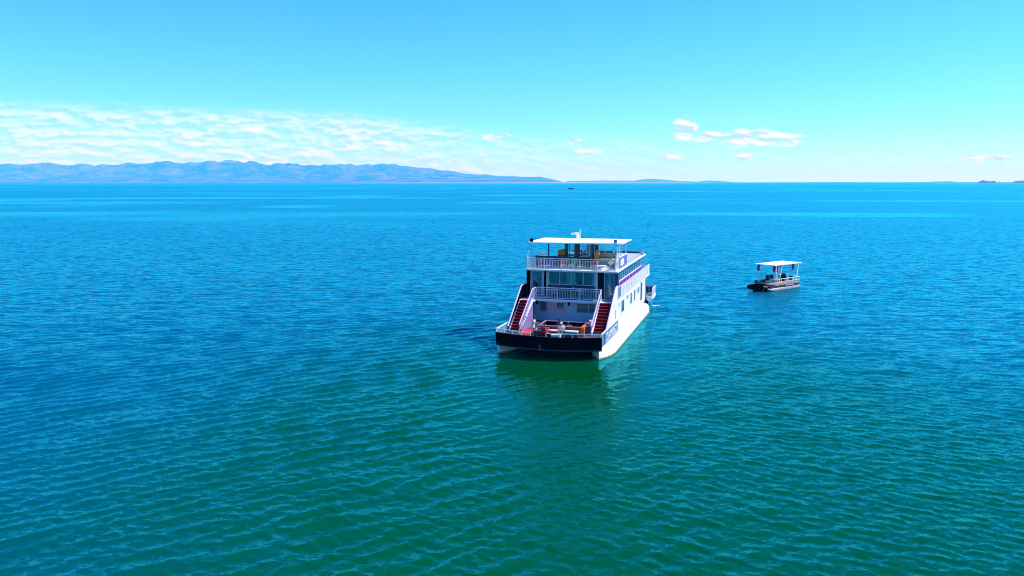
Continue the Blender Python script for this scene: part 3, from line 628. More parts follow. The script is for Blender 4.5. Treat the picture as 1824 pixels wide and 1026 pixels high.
MB().box(-3.8, 3.97, 26.95, 27.05, Z2+.02, 6.3).build('rear_bulkhead', white, hb)
MB().box(-3.78, 3.96, 13.0, 13.08, Z2+.05, 6.28).build('partition', mat('dark_panelling', (.03, .025, .03), .6), hb)

# upper deck ------------------------------------------------------
ud = MB().prism([(-4.45, 8.0), (4.45, 8.0), (4.45, 27.5), (-4.45, 27.5)], 'z', 6.345, Z3).build('upper_deck', white, hb, bevel=.03)
MB().box(-4.3, 4.3, 16.2, 27.3, Z3+.002, Z3+.02).build('deck_covering', mat('grey_felt', (.42, .45, .50), .85, .08, 1.5), ud)
MB().tube([(4.3, 16.6, 6.9), (4.3, 27.2, 6.9)], .02, 5).build('stay_wire', steel, ud)
MB().box(4.15, 4.4, 25.6, 26.1, Z3+.002, 6.8).build('vent_box', mat('dull_fitting', (.5, .48, .5), .5), ud, bevel=.03)
MB().beam((4.36, 27.3, Z2), (4.36, 27.3, 6.345), .07).build('stern_post', white_rail, hb); MB().beam((4.30, 28.6, Z1), (4.30, 28.6, Z2-.17), .12).build('stern_post', white_rail, hb); MB().beam((-4.30, 28.6, Z1), (-4.30, 28.6, Z2-.17), .12).build('stern_post', white_rail, hb)
MB().box(-4.3, 4.3, 27.32, 27.42, 6.5, 6.72).build('rear_coaming', navy, ud)
railing([(-4.2, 15.0), (-4.2, 8.12), (4.2, 8.12), (4.2, 9.9)], Z3, 1.03, 1.68)
sidew = MB().box(4.19, 4.27, 9.95, 14.6, Z3, 7.55).build('side_screen', mat('blue_violet_panel', (.13, .13, .42), .4), hb); MB().box(4.272, 4.285, 10.6, 12.6, 6.75, 7.35).build('screen_window', white, sidew); MB().beam((4.23, 9.9, 7.6), (4.23, 14.7, 7.6), .1, .08).build('capping', white_rail, sidew)
for x, dx in ((-4.22, .14), (4.22, .16)):
    MB().tube([(x, 8.12, 7.45), (x+dx, 8.05, 8.25 if x < 0 else 8.7)], [.07, .055], 8).build('raked_post', white_rail, hb)
# canopy roof
rf = MB().prism([(-4.45, 9.15), (-4.2, 9.0), (4.2, 9.9), (4.5, 10.1), (4.5, 15.9), (-4.5, 15.6)], 'z', ZR-.07, ZR+.03).build('canopy_roof', roof_m, hb)
rib = MB()
for k in range(9): rib.beam((-4.2+k*1.05, 9.25+.1*k, ZR-.11), (-4.2+k*1.05, 15.5, ZR-.11), .05, .07)
rib.build('roof_battens', lilac, rf)
for (x, y, m, w) in ((-3.9, 15.2, navy, .13), (-4.0, 9.5, steel, .05), (4.15, 10.4, white_rail, .08), (4.15, 14.4, white_rail, .08), (3.55, 15.2, white_rail, .07), (1.9, 15.3, white_rail, .06)):
    MB().beam((x, y, Z3), (x, y, ZR-.07), w).build('roof_post', m, hb)
for x, y in ((-4.1, 9.35), (3.85, 10.1)): 
    s_ = MB().box(x-.14, x+.14, y-.1, y+.12, ZR+.05, ZR+.36).build('spotlight', black if x < 0 else blue_panel, rf, bevel=.03); MB().box(x-.02, x+.02, y-.02, y+.02, ZR+.03, ZR+.05).build('bracket', steel, s_)
# radar and mast on the roof
rd = MB().box(-1.0, -.8, 15.0, 15.3, ZR+.02, ZR+.45).build('radar_pedestal', white, rf, bevel=.02)
MB().prism([(-1.45, 9.33), (-.85, 9.33), (-.80, 9.52), (-1.1, 9.57), (-1.52, 9.47)], 'y', 14.95, 15.35).build('radar_scanner', white, rd, bevel=.02)
MB().tube([(-.72, 15.45, ZR), (-.68, 15.45, ZR+.95)], [.06, .035], 8).build('aerial_mast', white, rf)
for x, y in ((-1.3, 14.0), (-.7, 11.0), (-1.6, 12.4)): MB().tube([(x, y, ZR+.02), (x, y, ZR+.14)], .05, 8).build('roof_bolt', steel, rf)
# wheelhouse
wh = MB().box(-1.7, 1.3, 13.0, 15.0, Z3+.003, 7.45).build('wheelhouse', navy, hb)
for x0, x1 in ((-1.7, -1.35), (-.72, -.15), (.98, 1.3)): MB().box(x0, x1, 13.0, 13.08, 7.45, ZR-.08).build('wheelhouse_pillar', mat('slate_green', (.03, .06, .07), .4), wh)
for x0, x1 in ((-1.7, -1.6), (.98, 1.3)): MB().box(x0, x1, 14.92, 15.0, 7.45, ZR-.08).build('wheelhouse_pillar', navy, wh)
wf = MB().beam((-.74, 12.97, 7.45), (-.82, 12.97, ZR-.1), .05).beam((.08, 12.97, 7.4), (.08, 12.97, ZR-.1), .05).beam((.8, 12.97, 7.4), (.8, 12.97, ZR-.1), .05).beam((.1, 12.97, 7.4), (.8, 12.97, 7.4), .05).build('window_frame', white_rail, wh)
MB().box(-1.34, -.76, 13.01, 13.02, 7.45, ZR-.1).build('pane', glass, wf); MB().box(.1, .78, 13.01, 13.02, 7.42, ZR-.1).build('pane', glass, wf)
v = []; f = []
for i in range(17):
    for z in (7.5, ZR-.12): v.append((.5+i*.03, 13.12+.03*math.sin(i*2), z))
for i in range(16): f.append((2*i, 2*i+2, 2*i+3, 2*i+1))
MB().add(v, f).build('curtain', curtain_m, wh)
MB().box(-.3, .2, 14.0, 14.5, 7.45, 7.75).build('helm_console', red_dark, wh)
# stern platform
sp = MB().box(-4.7, 5.2, 28.3, 31.4, 1.12, 1.42).build('stern_platform', white, hb, bevel=.02)
railing([(5.15, 28.4), (5.15, 31.3), (-4.6, 31.3)], 1.42, 0.95, 1.5, parent=hb)
MB().box(-4.5, 5.1, 31.32, 31.36, 1.5, 2.3).build('stern_screen', navy, hb)
MB().box(5.11, 5.145, 28.6, 31.2, 1.5, 2.2).build('stern_screen', white, hb)
MB().tube([(4.7, 27.8, 1.1), (4.95, 28.6, .8), (5.0, 29.4, .3), (5.1, 29.9, .08), (5.4, 30.3, .05), (5.8, 30.4, .04)], .07, 7).build('stern_hose', white, hb)
MB().box(4.3, 4.7, 27.6, 28.3, .2, 1.0).build('outboard_bracket', black, hb)

# ------------------------------------------------------------------ things aboard (each a thing of its own)
def aboard(name, x, y, z, rz, label, cat, group=None):
    return empty(name, bw(x, y, z), YAW + rz, label, cat, group)
t = aboard('plunge_pool', 0.35, 3.1, Z1+.001, 0, 'dark plunge pool box with orange wooden end on the bow deck', 'pool')
MB().box(-1.72, 2.0, -1.25, -1.15, 0, .76).build('front_panel', red_dark, t)
MB().box(-1.72, 2.0, 1.15, 1.25, 0, .76).build('rear_panel', black, t); MB().box(-1.72, -1.62, -1.15, 1.15, 0, .76).build('left_panel', black, t)
MB().box(2.0, 2.3, -1.25, 1.25, 0, .79).build('end_panel', orange, t); MB().box(-1.62, 2.0, -1.15, 1.15, .0, .34).build('pool_water', mat('dark_pool_water', (.004, .008, .012), .05), t)
MB().box(-1.77, 2.15, 1.12, 1.28, 0.76, 0.80).box(-1.77, -1.59, -1.28, 1.12, 0.76, 0.80).box(-1.59, 1.98, -1.28, -1.12, 0.76, 0.80).build('rim', mat('lilac_rim', (.4, .2, .3), .5), t)
t = aboard('bench', 0.1, 1.35, Z1+.001, 0, 'long dark bench with cream seat cushion in front of the plunge pool', 'bench')
MB().box(-1.6, 2.2, -.3, .3, 0, .42).build('base', red_dark, t, bevel=.01)
for x0, x1 in ((-1.55, -.35), (-.3, .9), (.95, 2.15)): MB().box(x0, x1, -.27, .30, .42, .54).build('seat_cushion', cream, t, bevel=.03)
for (x, rz, lab) in ((-.75, .3, 'red cushion lying flat on the left end of the cream bench'),):
    c = aboard('cushion', x, 1.38, Z1+.545, rz, lab, 'cushion'); MB().box(-.5, .5, -.22, .22, 0, .13).build('cover', red, c, bevel=.05)
t = aboard('storage_box', 2.88, 3.4, Z1+.001, 0, 'navy storage box between the plunge pool and the right stairs', 'box'); MB().box(-.2, .2, -.9, .9, 0, .7).build('body', navy, t, bevel=.02); MB().box(-.22, .22, -.92, .92, .702, .75).build('lid', navy, t, bevel=.01)
t = aboard('cushion', 2.88, 3.5, Z1+.755, .1, 'cream upright cushion standing on the navy box beside the orange panel', 'cushion'); MB().box(-.09, .09, -.35, .35, 0, .42).build('cover', cream, t, bevel=.04)
t = aboard('deck_mat', -2.55, 2.6, Z1+.001, 0, 'red mat on the bow deck beside the left stairs', 'mat'); MB().box(-.45, .45, -1.3, 1.3, 0, .02).build('pile', red, t)
t = aboard('cool_box', .75, -.35, Z1+.001, .05, 'pale blue and white cool box just behind the bow wall', 'cool box'); MB().box(-.38, .38, -.22, .22, 0, .42).build('body', mat('pale_blue_plastic', (.35, .55, .75), .4), t, bevel=.03); MB().box(-.4, .4, -.24, .24, .42, .5).build('lid', white, t, bevel=.02)
def chair(x, y, z, rz, lab, m, fm, name='folding_chair', grp=None):
    t = aboard(name, x, y, z, rz, lab, 'chair', grp)
    MB().box(-.25, .25, -.24, .24, .40, .45).build('seat', m, t, bevel=.015); MB().beam((0, .24, .45), (0, .34, .92), .5, .04).build('backrest', m, t)
    for sx in (-1, 1):
        MB().beam((sx*.24, -.24, 0), (sx*.24, .26, .46), .03).build('leg', fm, t); MB().beam((sx*.27, .26, 0), (sx*.27, -.24, .42), .03).build('leg', fm, t)
        MB().beam((sx*.26, -.22, .64), (sx*.26, .3, .66), .05, .03).build('armrest', fm, t)
    return t
chair(-.35, .55, Z1+.001, 2.6, 'red camp chair on the bow deck right of the standing man', red, black)
chair(.95, .55, Z1+.001, -.1, 'dark camp chair the seated woman is using on the bow deck', navy, steel)
t = aboard('side_table', -.85, .95, Z1+.001, .2, 'small dark blue table beside the standing man', 'table')
MB().box(-.42, .42, -.3, .3, .93, .98).build('top', mat('slate_blue', (.08, .12, .3), .4), t)
for sx in (-1, 1):
    for sy in (-1, 1): MB().beam((sx*.38, sy*.26, 0), (sx*.34, sy*.24, .93), .03).build('leg', steel, t)
t = aboard('hanging_lamp', -XI+.15, 3.3, 2.75, 0, 'white round lamp fixed to the inner side of the left stairs', 'lamp'); mb = MB(); ellipsoid(mb, (.05, 0, 0), (.12, .12, .15)); mb.build('globe', white, t, smooth=True); MB().box(-.1, 0, -.05, .05, -.05, .05).build('bracket', steel, t)
# middle deck
for (x, rz, lab) in ((-1.6, .1, 'teal chair behind the middle deck railing, left of the seated person'), (1.15, -.1, 'teal chair behind the middle deck railing, right of the seated person')):
    chair(x, 8.25, Z2+.013, rz+math.pi, lab, teal_m, steel, 'deck_chair')
t = aboard('dining_table', -.2, 8.45, Z2+.013, 0, 'dark table on the shaded middle deck behind the railing', 'table')
MB().box(-.8, .8, -.35, .35, .70, .75).build('top', mat('dark_table', (.04, .03, .05), .4), t)
for sx in (-1, 1):
    for sy in (-1, 1): MB().beam((sx*.74, sy*.3, 0), (sx*.74, sy*.3, .70), .06).build('leg', navy, t)
# upper deck furniture
t = aboard('bar_counter', -1.45, 11.6, Z3+.001, 0, 'long dark bar counter with a tap across the upper deck', 'counter')
MB().box(-2.85, 2.75, -.3, .3, 0, .93).build('body', navy, t, bevel=.01); MB().box(-2.9, 2.8, -.35, .35, .932, .97).build('worktop', mat('black_stone', (.03, .035, .05), .2), t)
MB().tube([(1.0, .1, .97), (1.0, .1, 1.2), (1.05, -.02, 1.27), (1.12, -.1, 1.18)], .025, 7).build('tap', steel, t); MB().box(-1.2, -.8, -.2, .1, .971, .99).build('tray', white, t); MB().box(-2.4, -2.0, -.352, -.301, .3, .7).build('panel', steel, t)
t = aboard('wooden_seat', -2.0, 13.6, Z3+.001, 0, 'golden wooden seat left of the wheelhouse', 'seat'); MB().box(-.55, .28, -.3, .3, 0, .9).build('base', navy, t); MB().box(-.5, .26, -.32, .25, .9, 1.45).build('backrest', tan, t, bevel=.1); MB().box(-.1, .26, -.3, .2, 1.451, 1.52).build('cushion', cream, t, bevel=.03)
t = aboard('wooden_column', 1.62, 12.8, Z3+.001, 0, 'golden wooden column right of the wheelhouse', 'column'); MB().box(-.15, .15, -.15, .15, 0, 1.5).build('body', tan, t, bevel=.03); MB().box(-.17, .17, -.17, .17, 1.5, 1.55).build('cap', orange, t)
t = aboard('sofa', 2.55, 13.4, Z3+.001, 0, 'beige upholstered sofa right of the wheelhouse under the canopy', 'sofa')
bei = mat('beige_canvas', (.50, .44, .36), .8, .08)
MB().box(-.85, .85, -.4, .4, 0, .5).build('base', mat('grey_base', (.2, .2, .23), .7), t); MB().box(-.83, .83, -.45, .3, .5, .72).build('seat_cushion', cream, t, bevel=.06); mb = MB(); mb.tube([(-.85, .3, .95), (.85, .3, .95)], .28, 12); mb.build('backrest', bei, t, smooth=True)
for sx in (-1, 1): MB().box(sx*.9-.08, sx*.9+.08, -.4, .4, 0, .95).build('armrest', bei, t, bevel=.05)
t = aboard('pot', 3.1, 13.6, Z3+1.42, 0, 'grey metal pot standing at the right end of the beige sofa back', 'pot'); MB().tube([(0, 0, -.2), (0, 0, .1), (0, 0, .2)], [.14, .12, .08], 10).build('body', steel, t)
cols = [('red', red), ('violet blue', mat('violet_blue_towel', (.15, .12, .6), .9)), ('magenta', mat('magenta_towel', (.5, .03, .2), .9)), ('green', mat('green_towel', (.1, .45, .25), .9)), ('dark brown', mat('brown_cover', (.1, .06, .05), .9)), ('rose', mat('rose_towel', (.6, .12, .18), .9))]
xs6 = [-2.95, -2.3, -.9, -.1, .75, 2.0]
for (cn, cm), x in zip([cols[2], cols[1], cols[5], cols[3], cols[4], cols[0]], xs6):
    t = aboard('sun_lounger', x, 9.5, Z3+.001, 0, f'upper deck lounger behind the front railing with {cn} cover', 'sun lounger', 'loungers along the upper deck front railing')
    MB().box(-.28, .28, -.75, .35, .28, .34).build('frame', steel, t)
    MB().box(-.27, .27, -.73, .35, .341, .44).build('mattress', cm, t, bevel=.03); MB().beam((0, .36, .40), (0, .8, .88), .54, .09).build('backrest', cm, t)
    for sx in (-1, 1):
        for y in (-.65, .3): MB().beam((sx*.24, y, 0), (sx*.24, y, .28), .04).build('leg', steel, t)
t = aboard('round_table', 2.7, 8.9, Z3+.001, 0, 'low round white table behind the right end of the upper front railing', 'table'); MB().tube([(0, 0, .40), (0, 0, .44)], .5, 20).build('top', white, t); MB().tube([(0, 0, 0), (0, 0, .4)], .05, 8).build('leg', steel, t)
t = aboard('notice_board', 3.75, 8.35, Z3+.001, 0, 'pale yellow diamond-shaped board behind the upper railing near the right corner', 'sign'); yel = mat('pale_yellow_board', (.82, .85, .50), .6)
MB().prism([(-.32, .78), (0, .53), (.32, .78), (0, 1.04)], 'y', -.02, .02).build('board', yel, t); MB().beam((0, .04, 0), (0, .04, .8), .04).build('stand', steel, t)
t = aboard('bench', 3.5, 12.3, Z3+.001, R(90), 'reddish brown bench with pale pillow inside the right side screen', 'bench'); MB().box(-.9, .9, -.3, .3, 0, .45).build('base', mat('reddish_brown', (.22, .08, .06), .7), t); MB().box(-.85, .85, -.35, .25, .451, .6).build('seat_cushion', mat('rose_brown', (.35, .15, .13), .8), t, bevel=.04)
t = aboard('cushion', 3.5, 11.9, Z3+.605, 0, 'pale peach pillow on the reddish brown bench', 'cushion'); MB().box(-.25, .25, -.2, .2, 0, .16).build('cover', mat('peach_cotton', (.75, .55, .35), .9), t, bevel=.06)

# ------------------------------------------------------------------ people
def skin_mesh(name, verts, radii, edges, root, m, parent, sub=2):
    me = bpy.data.meshes.new(name); me.from_pydata(verts, edges, []); o = bpy.data.objects.new(name, me); COL.objects.link(o)
    md = o.modifiers.new('skin', 'SKIN'); md.use_smooth_shade = True
    if not me.skin_vertices: 
        me.attributes  # layer is made with the modifier below if missing
    sv = me.skin_vertices[0].data
    for i, r in enumerate(radii): sv[i].radius = (r, r) if not isinstance(r, tuple) else r; sv[i].use_root = (i == root)
    sb = o.modifiers.new('sub', 'SUBSURF'); sb.levels = sb.render_levels = sub
    dg = bpy.context.evaluated_depsgraph_get(); me2 = bpy.data.meshes.new_from_object(o.evaluated_get(dg)); bpy.data.objects.remove(o)
    me2.materials.clear(); me2.materials.append(m); me2.shade_smooth()
    o2 = bpy.data.objects.new(name, me2); COL.objects.link(o2); o2.parent = parent; return o2
def person(root, J, skin, shirt=None, shorts=None, hair=None, cap=None, legs=True):
    """J: joints in local metres: pelvis chest neck head(centre); sh/el/wr/ha and hip/kn/an/to for l and r"""
    V = []; RR = []; E = []; idx = {}
    def add(k, p, r, fr=None):
        idx[k] = len(V); V.append(p); RR.append(r)
        if fr is not None: E.append((idx[fr], idx[k]))
    mid = lambda a, b, t=.5: tuple(a[i]*(1-t)+b[i]*t for i in range(3))
    add('pelvis', J['pelvis'], .145); add('waist', mid(J['pelvis'], J['chest'], .5), .125, 'pelvis'); add('chest', J['chest'], .15, 'waist')
    add('neck', J['neck'], .062, 'chest'); hd = tuple(J['neck'][i] + (J['head'][i]-J['neck'][i])*.9 for i in range(3)); add('headb', mid(J['neck'], hd, .55), .075, 'neck'); add('head', hd, .098, 'headb'); add('crown', (hd[0], hd[1], hd[2]+.09), .07, 'head')
    for s in 'lr':
        add('sh'+s, J['sh'+s], .068, 'chest'); add('el'+s, J['el'+s], .046, 'sh'+s); add('wr'+s, J['wr'+s], .031, 'el'+s)
        w, h = Vector(J['wr'+s]), Vector(J['ha'+s]); d = (h-w).normalized(); side = d.cross(Vector((0, 0, 1))); side = side.normalized() if side.length > .1 else Vector((1, 0, 0))
        add('pa'+s, tuple(w+d*.07), (.040, .022), 'wr'+s)
        for q, (off, ln) in enumerate(((-.03, .075), (-.01, .09), (.01, .085), (.03, .065))):
            k = f'f{q}{s}'; add(k, tuple(w+d*(.07+ln*.6)+side*off), .010, 'pa'+s); add(k+'t', tuple(w+d*(.07+ln)+side*off+Vector((0, 0, -.02))), .008, k)
        add('th'+s, tuple(w+d*.08-side*.055), .011, 'wr'+s)
        if legs:
            add('hi'+s, J['hi'+s], .10, 'pelvis'); add('kn'+s, J['kn'+s], .062, 'hi'+s); add('ca'+s, mid(J['kn'+s], J['an'+s], .3), .060, 'kn'+s); add('an'+s, J['an'+s], .038, 'ca'+s); add('to'+s, J['to'+s], .035, 'an'+s)
    body = skin_mesh('body', V, RR, E, 0, skin, root)
    def cloth(name, keys, m, grow):
        vs = []; rr = []; ee = []; ix = {}
        for k in keys:
            n_, t_ = (k if isinstance(k, tuple) else (k, None)); p = V[idx[n_]]
            if t_: p = mid(V[idx[t_[0]]], p, t_[1])
            ix[n_] = len(vs); vs.append(p); r = RR[idx[n_]]; rr.append((r if not isinstance(r, tuple) else r[0])+grow)
        for a, b in E:
            na = [k for k in idx if idx[k] == a][0]; nb = [k for k in idx if idx[k] == b][0]
            if na in ix and nb in ix: ee.append((ix[na], ix[nb]))
        return skin_mesh(name, vs, rr, ee, 0, m, root)
    if shirt: cloth('shirt', ['waist', 'pelvis', 'chest', ('shl', None), ('shr', None), ('ell', ('shl', .75)), ('elr', ('shr', .75))], shirt, .022)
    if shorts and legs:
        mb = MB(); p_ = J['pelvis']; ellipsoid(mb, p_, (.165, .17, .14), 12, 8)
        for s in 'lr': a_ = J['hi'+s]; mb.tube([a_, mid(a_, J['kn'+s], .4), mid(a_, J['kn'+s], .82)], [.118, .112, .10], 10, cap=True)
        mb.build('shorts', shorts, root, smooth=True)
    if hair:
        mb = MB(); ellipsoid(mb, (hd[0], hd[1]+.0, hd[2]+.035), (.112, .122, .12), 12, 8)
        # leave the face open: drop the lower front of the shell
        fc = J.get('face', (0, -1)); keep = []
        for q in mb.f:
            c = [sum(mb.v[i][k] for i in q)/len(q) for k in range(3)]
            if (c[0]-hd[0])*fc[0]+(c[1]-hd[1])*fc[1] > .05 and c[2] < hd[2]+.07: continue
            keep.append(q)
        mb.f = keep; mb.build('hair', hair, root, smooth=True)
    if cap:
        fc = J.get('face', (0, -1)); mb = MB(); ellipsoid(mb, (hd[0], hd[1], hd[2]+.09), (.12, .13, .085), 12, 6); mb.build('cap', cap, root, smooth=True)
        a = (hd[0]+fc[0]*.08, hd[1]+fc[1]*.08, hd[2]+.075); b = (hd[0]+fc[0]*.22, hd[1]+fc[1]*.22, hd[2]+.055); MB().beam(a, b, .17, .015).build('cap_peak', cap, root)
    fc = J.get('face', (0, -1)); mb = MB()
    ellipsoid(mb, (hd[0]+fc[0]*.1, hd[1]+fc[1]*.1, hd[2]-.01), (.016, .016, .022), 6, 4); mb.build('nose', skin, root)
    mb = MB()
    for sx in (-1, 1): ellipsoid(mb, (hd[0]+fc[0]*.088-fc[1]*sx*.034, hd[1]+fc[1]*.088+fc[0]*sx*.034, hd[2]+.015), (.012, .012, .009), 6, 4)
    mb.build('eyes', hair_m, root)
# standing man, seen from his left side, facing right, forearms raised over the table
r0 = aboard('person', -1.62, 1.05, Z1+.001, 0, 'man standing on the bow deck in pale shirt, shorts and cap, reaching forward', 'person')
f_ = .92
person(r0, dict(pelvis=(0, 0, .92), chest=(.03, 0, 1.27), neck=(.05, 0, 1.45), head=(.10, 0, 1.60), face=(.95, -.3),
    shl=(.06, -.19, 1.36), ell=(.16, -.25, 1.10), wrl=(.40, -.22, 1.13), hal=(.5, -.2, 1.14), shr=(.05, .19, 1.36), elr=(.17, .25, 1.12), wrr=(.42, .18, 1.16), har=(.5, .15, 1.17),
    hil=(0, -.10, .88), knl=(.10, -.14, .48), anl=(.06, -.15, .07), tol=(.22, -.18, .035), hir=(0, .10, .88), knr=(-.02, .14, .48), anr=(-.08, .14, .07), tor=(.08, .16, .035)),
    skin_m, shirt_m, shorts_m, hair_m, mat('dark_cap', (.02, .02, .03), .8))
# seated woman in front of the bench, back to the pool
r1 = aboard('person', .95, .5, Z1+.001, 0, 'fair-haired woman in a white top seated near the bow rail', 'person')
person(r1, dict(pelvis=(0, 0, .56), chest=(.02, .07, .92), neck=(.03, .06, 1.10), head=(.04, .03, 1.25), face=(.3, -.95),
    shl=(-.16, .06, 1.02), ell=(-.26, -.08, .80), wrl=(-.16, -.28, .72), hal=(-.1, -.36, .72), shr=(.20, .06, 1.02), elr=(.34, -.08, .82), wrr=(.22, -.28, .74), har=(.15, -.36, .74),
    hil=(-.1, -.02, .54), knl=(-.12, -.44, .54), anl=(-.12, -.46, .08), tol=(-.12, -.6, .035), hir=(.1, -.02, .54), knr=(.14, -.44, .54), anr=(.14, -.46, .08), tor=(.15, -.6, .035)),
    skin_m, wshirt_m, navy, blond_m, mat('straw_hat', (.7, .5, .33), .8))
# two bathers in the pool
r2 = aboard('person', .05, 3.55, Z1+.22, 0, 'dark-haired bather in the middle of the plunge pool', 'person')
sit = dict(pelvis=(0, 0, .16), chest=(0, .08, .50), neck=(0, .08, .68), head=(0, .05, .84), face=(0, -1), shl=(-.18, .08, .60), ell=(-.26, -.05, .38), wrl=(-.16, -.22, .25), hal=(-.1, -.3, .25), shr=(.18, .08, .60), elr=(.26, -.05, .38), wrr=(.16, -.22, .25), har=(.1, -.3, .25),
    hil=(-.1, -.02, .14), knl=(-.12, -.42, .22), anl=(-.12, -.7, .06), tol=(-.12, -.82, .05), hir=(.1, -.02, .14), knr=(.14, -.42, .22), anr=(.14, -.7, .06), tor=(.15, -.82, .05))
person(r2, sit, skin_d, None, navy, hair_m)
r3 = aboard('person', 1.15, 2.45, Z1+.20, 0, 'bather leaning an outstretched arm along the front rim of the plunge pool', 'person')
s3 = dict(sit); s3.update(chest=(0, 0, .46), neck=(0, -.05, .62), head=(0, -.08, .78), face=(0, 1), shl=(-.18, -.1, .60), ell=(-.42, -.42, .66), wrl=(-.66, -.44, .66), hal=(-.76, -.44, .66), shr=(.18, -.1, .58), elr=(.38, -.42, .66), wrr=(.14, -.46, .66), har=(.06, -.46, .66),
    knl=(-.12, .4, .22), anl=(-.12, .7, .06), tol=(-.12, .8, .05), knr=(.14, .4, .22), anr=(.14, .7, .06), tor=(.15, .8, .05))
person(r3, s3, skin_m, None, navy, hair_m)
# person at the middle deck table
chair(.35, 8.0, Z2+.013, .1, 'dark chair used by the person sitting on the middle deck', navy, steel, 'deck_chair')
r4 = aboard('person', .35, 7.95, Z2+.013, 0, 'dark-haired person in dark clothes sitting on the middle deck behind the railing', 'person')
person(r4, dict(pelvis=(0, 0, .56), chest=(0, .03, .92), neck=(0, .03, 1.08), head=(0, 0, 1.24), face=(-.5, -.85),
    shl=(-.18, .02, 1.0), ell=(-.26, -.15, .78), wrl=(-.02, -.26, .92), hal=(.05, -.28, .95), shr=(.18, .02, 1.0), elr=(.28, -.14, .80), wrr=(.08, -.28, .90), har=(.0, -.3, .92),
    hil=(-.1, -.02, .54), knl=(-.12, -.44, .54), anl=(-.12, -.44, .08), tol=(-.12, -.58, .035), hir=(.1, -.02, .54), knr=(.14, -.44, .54), anr=(.14, -.44, .08), tor=(.15, -.58, .035)),
    skin_m, mat('dark_red_shirt', (.12, .01, .02), .85), navy, hair_m)

# ------------------------------------------------------------------ pontoon tender
PO = Vector((34.96, 105.9, 0)); PY = math.atan2(.645, .764)
tb = empty('pontoon_boat', PO, PY, 'small open pontoon boat with flat white canopy anchored right of the houseboat', 'boat')
for y in (.36, 2.75):
    mb = MB(); mb.tube([(-.75, y, .42), (-.45, y, .30), (.1, y, .16), (.6, y, .12), (7.0, y, .12), (7.35, y, .2)], [.03, .16, .30, .36, .36, .2], 14); p = mb.build('pontoon', pontoon_m, tb, smooth=True)
    MB().box(-.1, 6.9, y-.03, y+.03, .47, .52).build('keel_strip', navy, p)
MB().box(-.2, 7.0, .1, 3.05, .58, .74).build('hull_frame', mat('dark_blue_frame', (.015, .02, .07), .4), tb)
MB().box(.7, 6.95, .02, 3.1, .745, .86).build('deck', wood_deck, tb)
MB().prism([(-1.45, .45), (-1.2, .75), (.69, .80), (.69, .60), (-.2, .5), (-.9, .1)], 'y', 1.15, 3.05).build('bow_ramp', black, tb); MB().box(-.55, .35, .55, 1.14, .60, .66).build('bow_step', mat('pale_metal_plate', (.5, .5, .5), .5), tb)
MB().beam((-.2, .9, .55), (-.75, 1.1, .12), .05).build('anchor_line', mat('grey_rope', (.35, .33, .3), .9), tb)
MB().box(.4, 3.0, 3.04, 3.09, .86, 1.25).build('side_screen', mat('deep_blue_canvas', (.02, .03, .18), .7), tb)
for k in range(4): MB().box(3.3+k*.55, 3.65+k*.55, .03, .09, .56, .72).build('fender_plate', mat('pale_metal_plate', (.5, .5, .5), .5), tb)
def trail(pts, n):
    mb = MB()
    for a, b in zip(pts[:-1], pts[1:]): mb.beam((*a, 1.58), (*b, 1.58), .07); mb.beam((*a, 1.2), (*b, 1.2), .05)
    r = mb.build('railing', white_rail, tb)
    for a, b in zip(pts[:-1], pts[1:]):
        L = math.dist(a, b); k_ = max(1, round(L/1.0))
        for k in range(k_+1): x, y = a[0]+(b[0]-a[0])*k/k_, a[1]+(b[1]-a[1])*k/k_; MB().beam((x, y, .86), (x, y, 1.55), .05).build('post', white_rail, r)
trail([(1.3, .1), (6.9, .1), (6.9, 3.0), (1.0, 3.0)], 6); trail([(.85, .1), (.85, .9)], 1)
cr = MB().prism([(1.05, .45), (7.65, .25), (7.72, 3.5), (1.05, 3.62)], 'z', 3.40, 3.47).build('canopy', roof_m, tb)
for (x, y, lean) in ((1.5, .5, -.5), (1.5, 3.3, -.5), (2.6, .5, .1), (6.6, .4, .35), (6.9, .5, .1), (7.1, 3.3, .2)):
    MB().beam((x+(.0 if lean < 0 else -.3), min(max(y, .15), 2.95), .86), (x+lean*.4+.2, y, 3.40), .075).build('canopy_post', white_rail, tb)
def rolled_flap(x, y):
    mb = MB(); mb.tube([(x, y, 3.39), (x+.03, y, 3.28), (x+.07, y, 3.12), (x+.04, y+.03, 2.95), (x-.03, y, 2.78), (x-.01, y-.03, 2.62), (x+.04, y, 2.48), (x+.05, y, 2.40)], [.07, .15, .20, .17, .19, .15, .09, .03], 12); mb.build('rolled_blind', mat('crimson_canvas', (.75, .01, .08), .8, .2, 5), tb, smooth=True)
rolled_flap(1.45, 3.2); rolled_flap(1.35, .75); rolled_flap(2.0, .7); rolled_flap(6.5, 1.0); rolled_flap(7.0, 3.1)
cs = MB().box(4.6, 5.2, 1.2, 2.0, .862, 1.75).build('helm_console', black, tb, bevel=.04); MB().beam((4.7, 1.6, 1.75), (4.6, 1.6, 2.05), .5, .04).build('windscreen', glass, cs)
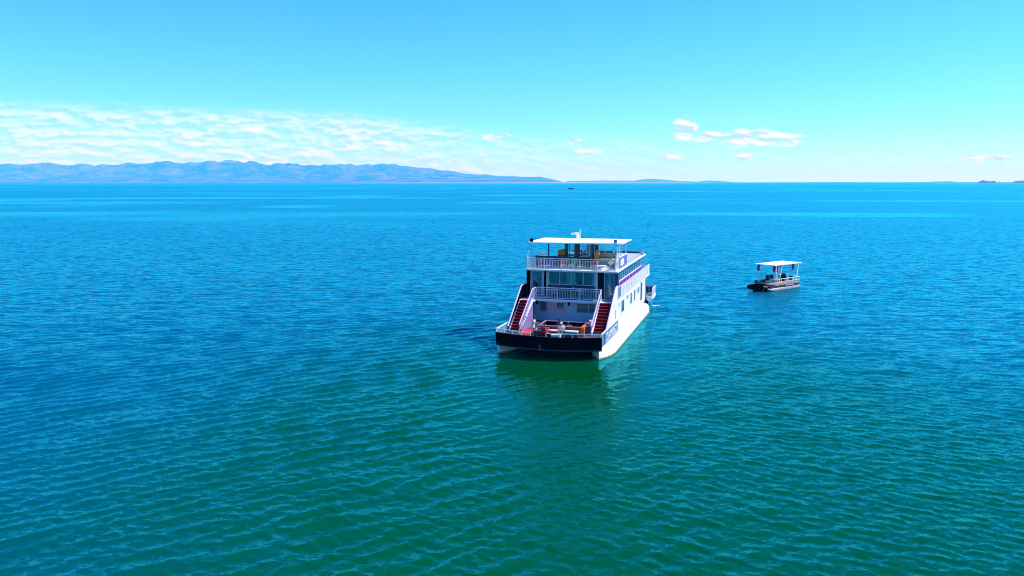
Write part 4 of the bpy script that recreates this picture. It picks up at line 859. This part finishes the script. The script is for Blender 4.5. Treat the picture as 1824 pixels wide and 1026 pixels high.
def tseat(x, y, rz, lab):
    t = empty('boat_seat', PO + Matrix.Rotation(PY, 3, 'Z') @ Vector((x, y, .862)), PY+rz, lab, 'seat', 'seats on the pontoon boat')
    MB().box(-.25, .25, -.25, .25, .35, .5).build('seat', rubber, t, bevel=.04); MB().box(-.25, .25, .2, .32, .5, 1.05).build('backrest', rubber, t, bevel=.04); MB().box(-.1, .1, -.1, .1, 0, .35).build('pedestal', steel, t)
tseat(2.0, 2.2, -1.4, 'black seat nearest the bow of the pontoon boat'); tseat(3.0, 2.2, -1.4, 'black seat between the bow seat and the helm of the pontoon boat'); tseat(5.75, 1.7, 1.5, 'black helm seat behind the console of the pontoon boat')
ob = MB().box(6.98, 7.35, 1.35, 1.8, .7, 1.5).build('outboard_motor', black, tb, bevel=.08); MB().box(7.1, 7.25, 1.5, 1.65, -.4, .7).build('leg', rubber, ob)
MB().tube([(5.1, 1.1, 1.86), (5.3, 1.0, 2.05)], .09, 8).build('lamp', white, tb)

# ------------------------------------------------------------------ far motorboat
a = px_az(1015); D = 14.6/math.tan(math.radians(0.49)); fb = empty('motorboat', (D*math.tan(a), D, 0), R(-6), 'tiny dark motorboat far out on the open lake below the horizon', 'motorboat')
hull = MB(); v = []; f = []
secs = [(-6.5, 1.7, 1.2), (-3, 1.9, 1.3), (1, 1.9, 1.5), (4, 1.4, 1.8), (6.8, .1, 2.2)]
for x, w, h in secs: v += [(x, -w, h), (x, -w*.6, -.3), (x, w*.6, -.3), (x, w, h)]
for i in range(4):
    for k in range(4): f.append((4*i+k, 4*i+(k+1) % 4, 4*i+4+(k+1) % 4, 4*i+4+k))
f += [(0, 1, 2, 3), (16, 17, 18, 19)]
hull.add(v, f).build('hull', navy, fb); MB().prism([(-.5, 1.4), (3.4, 1.6), (2.6, 2.9), (-.5, 2.9)], 'y', -1.2, 1.2).build('cabin', navy, fb)
MB().beam((-4.6, 0, 1.2), (-4.2, 0, 4.2), .5).build('mast', navy, fb); MB().box(-5.5, -3.6, -1, 1, 1.2, 2.6).build('stern_seat', navy, fb)
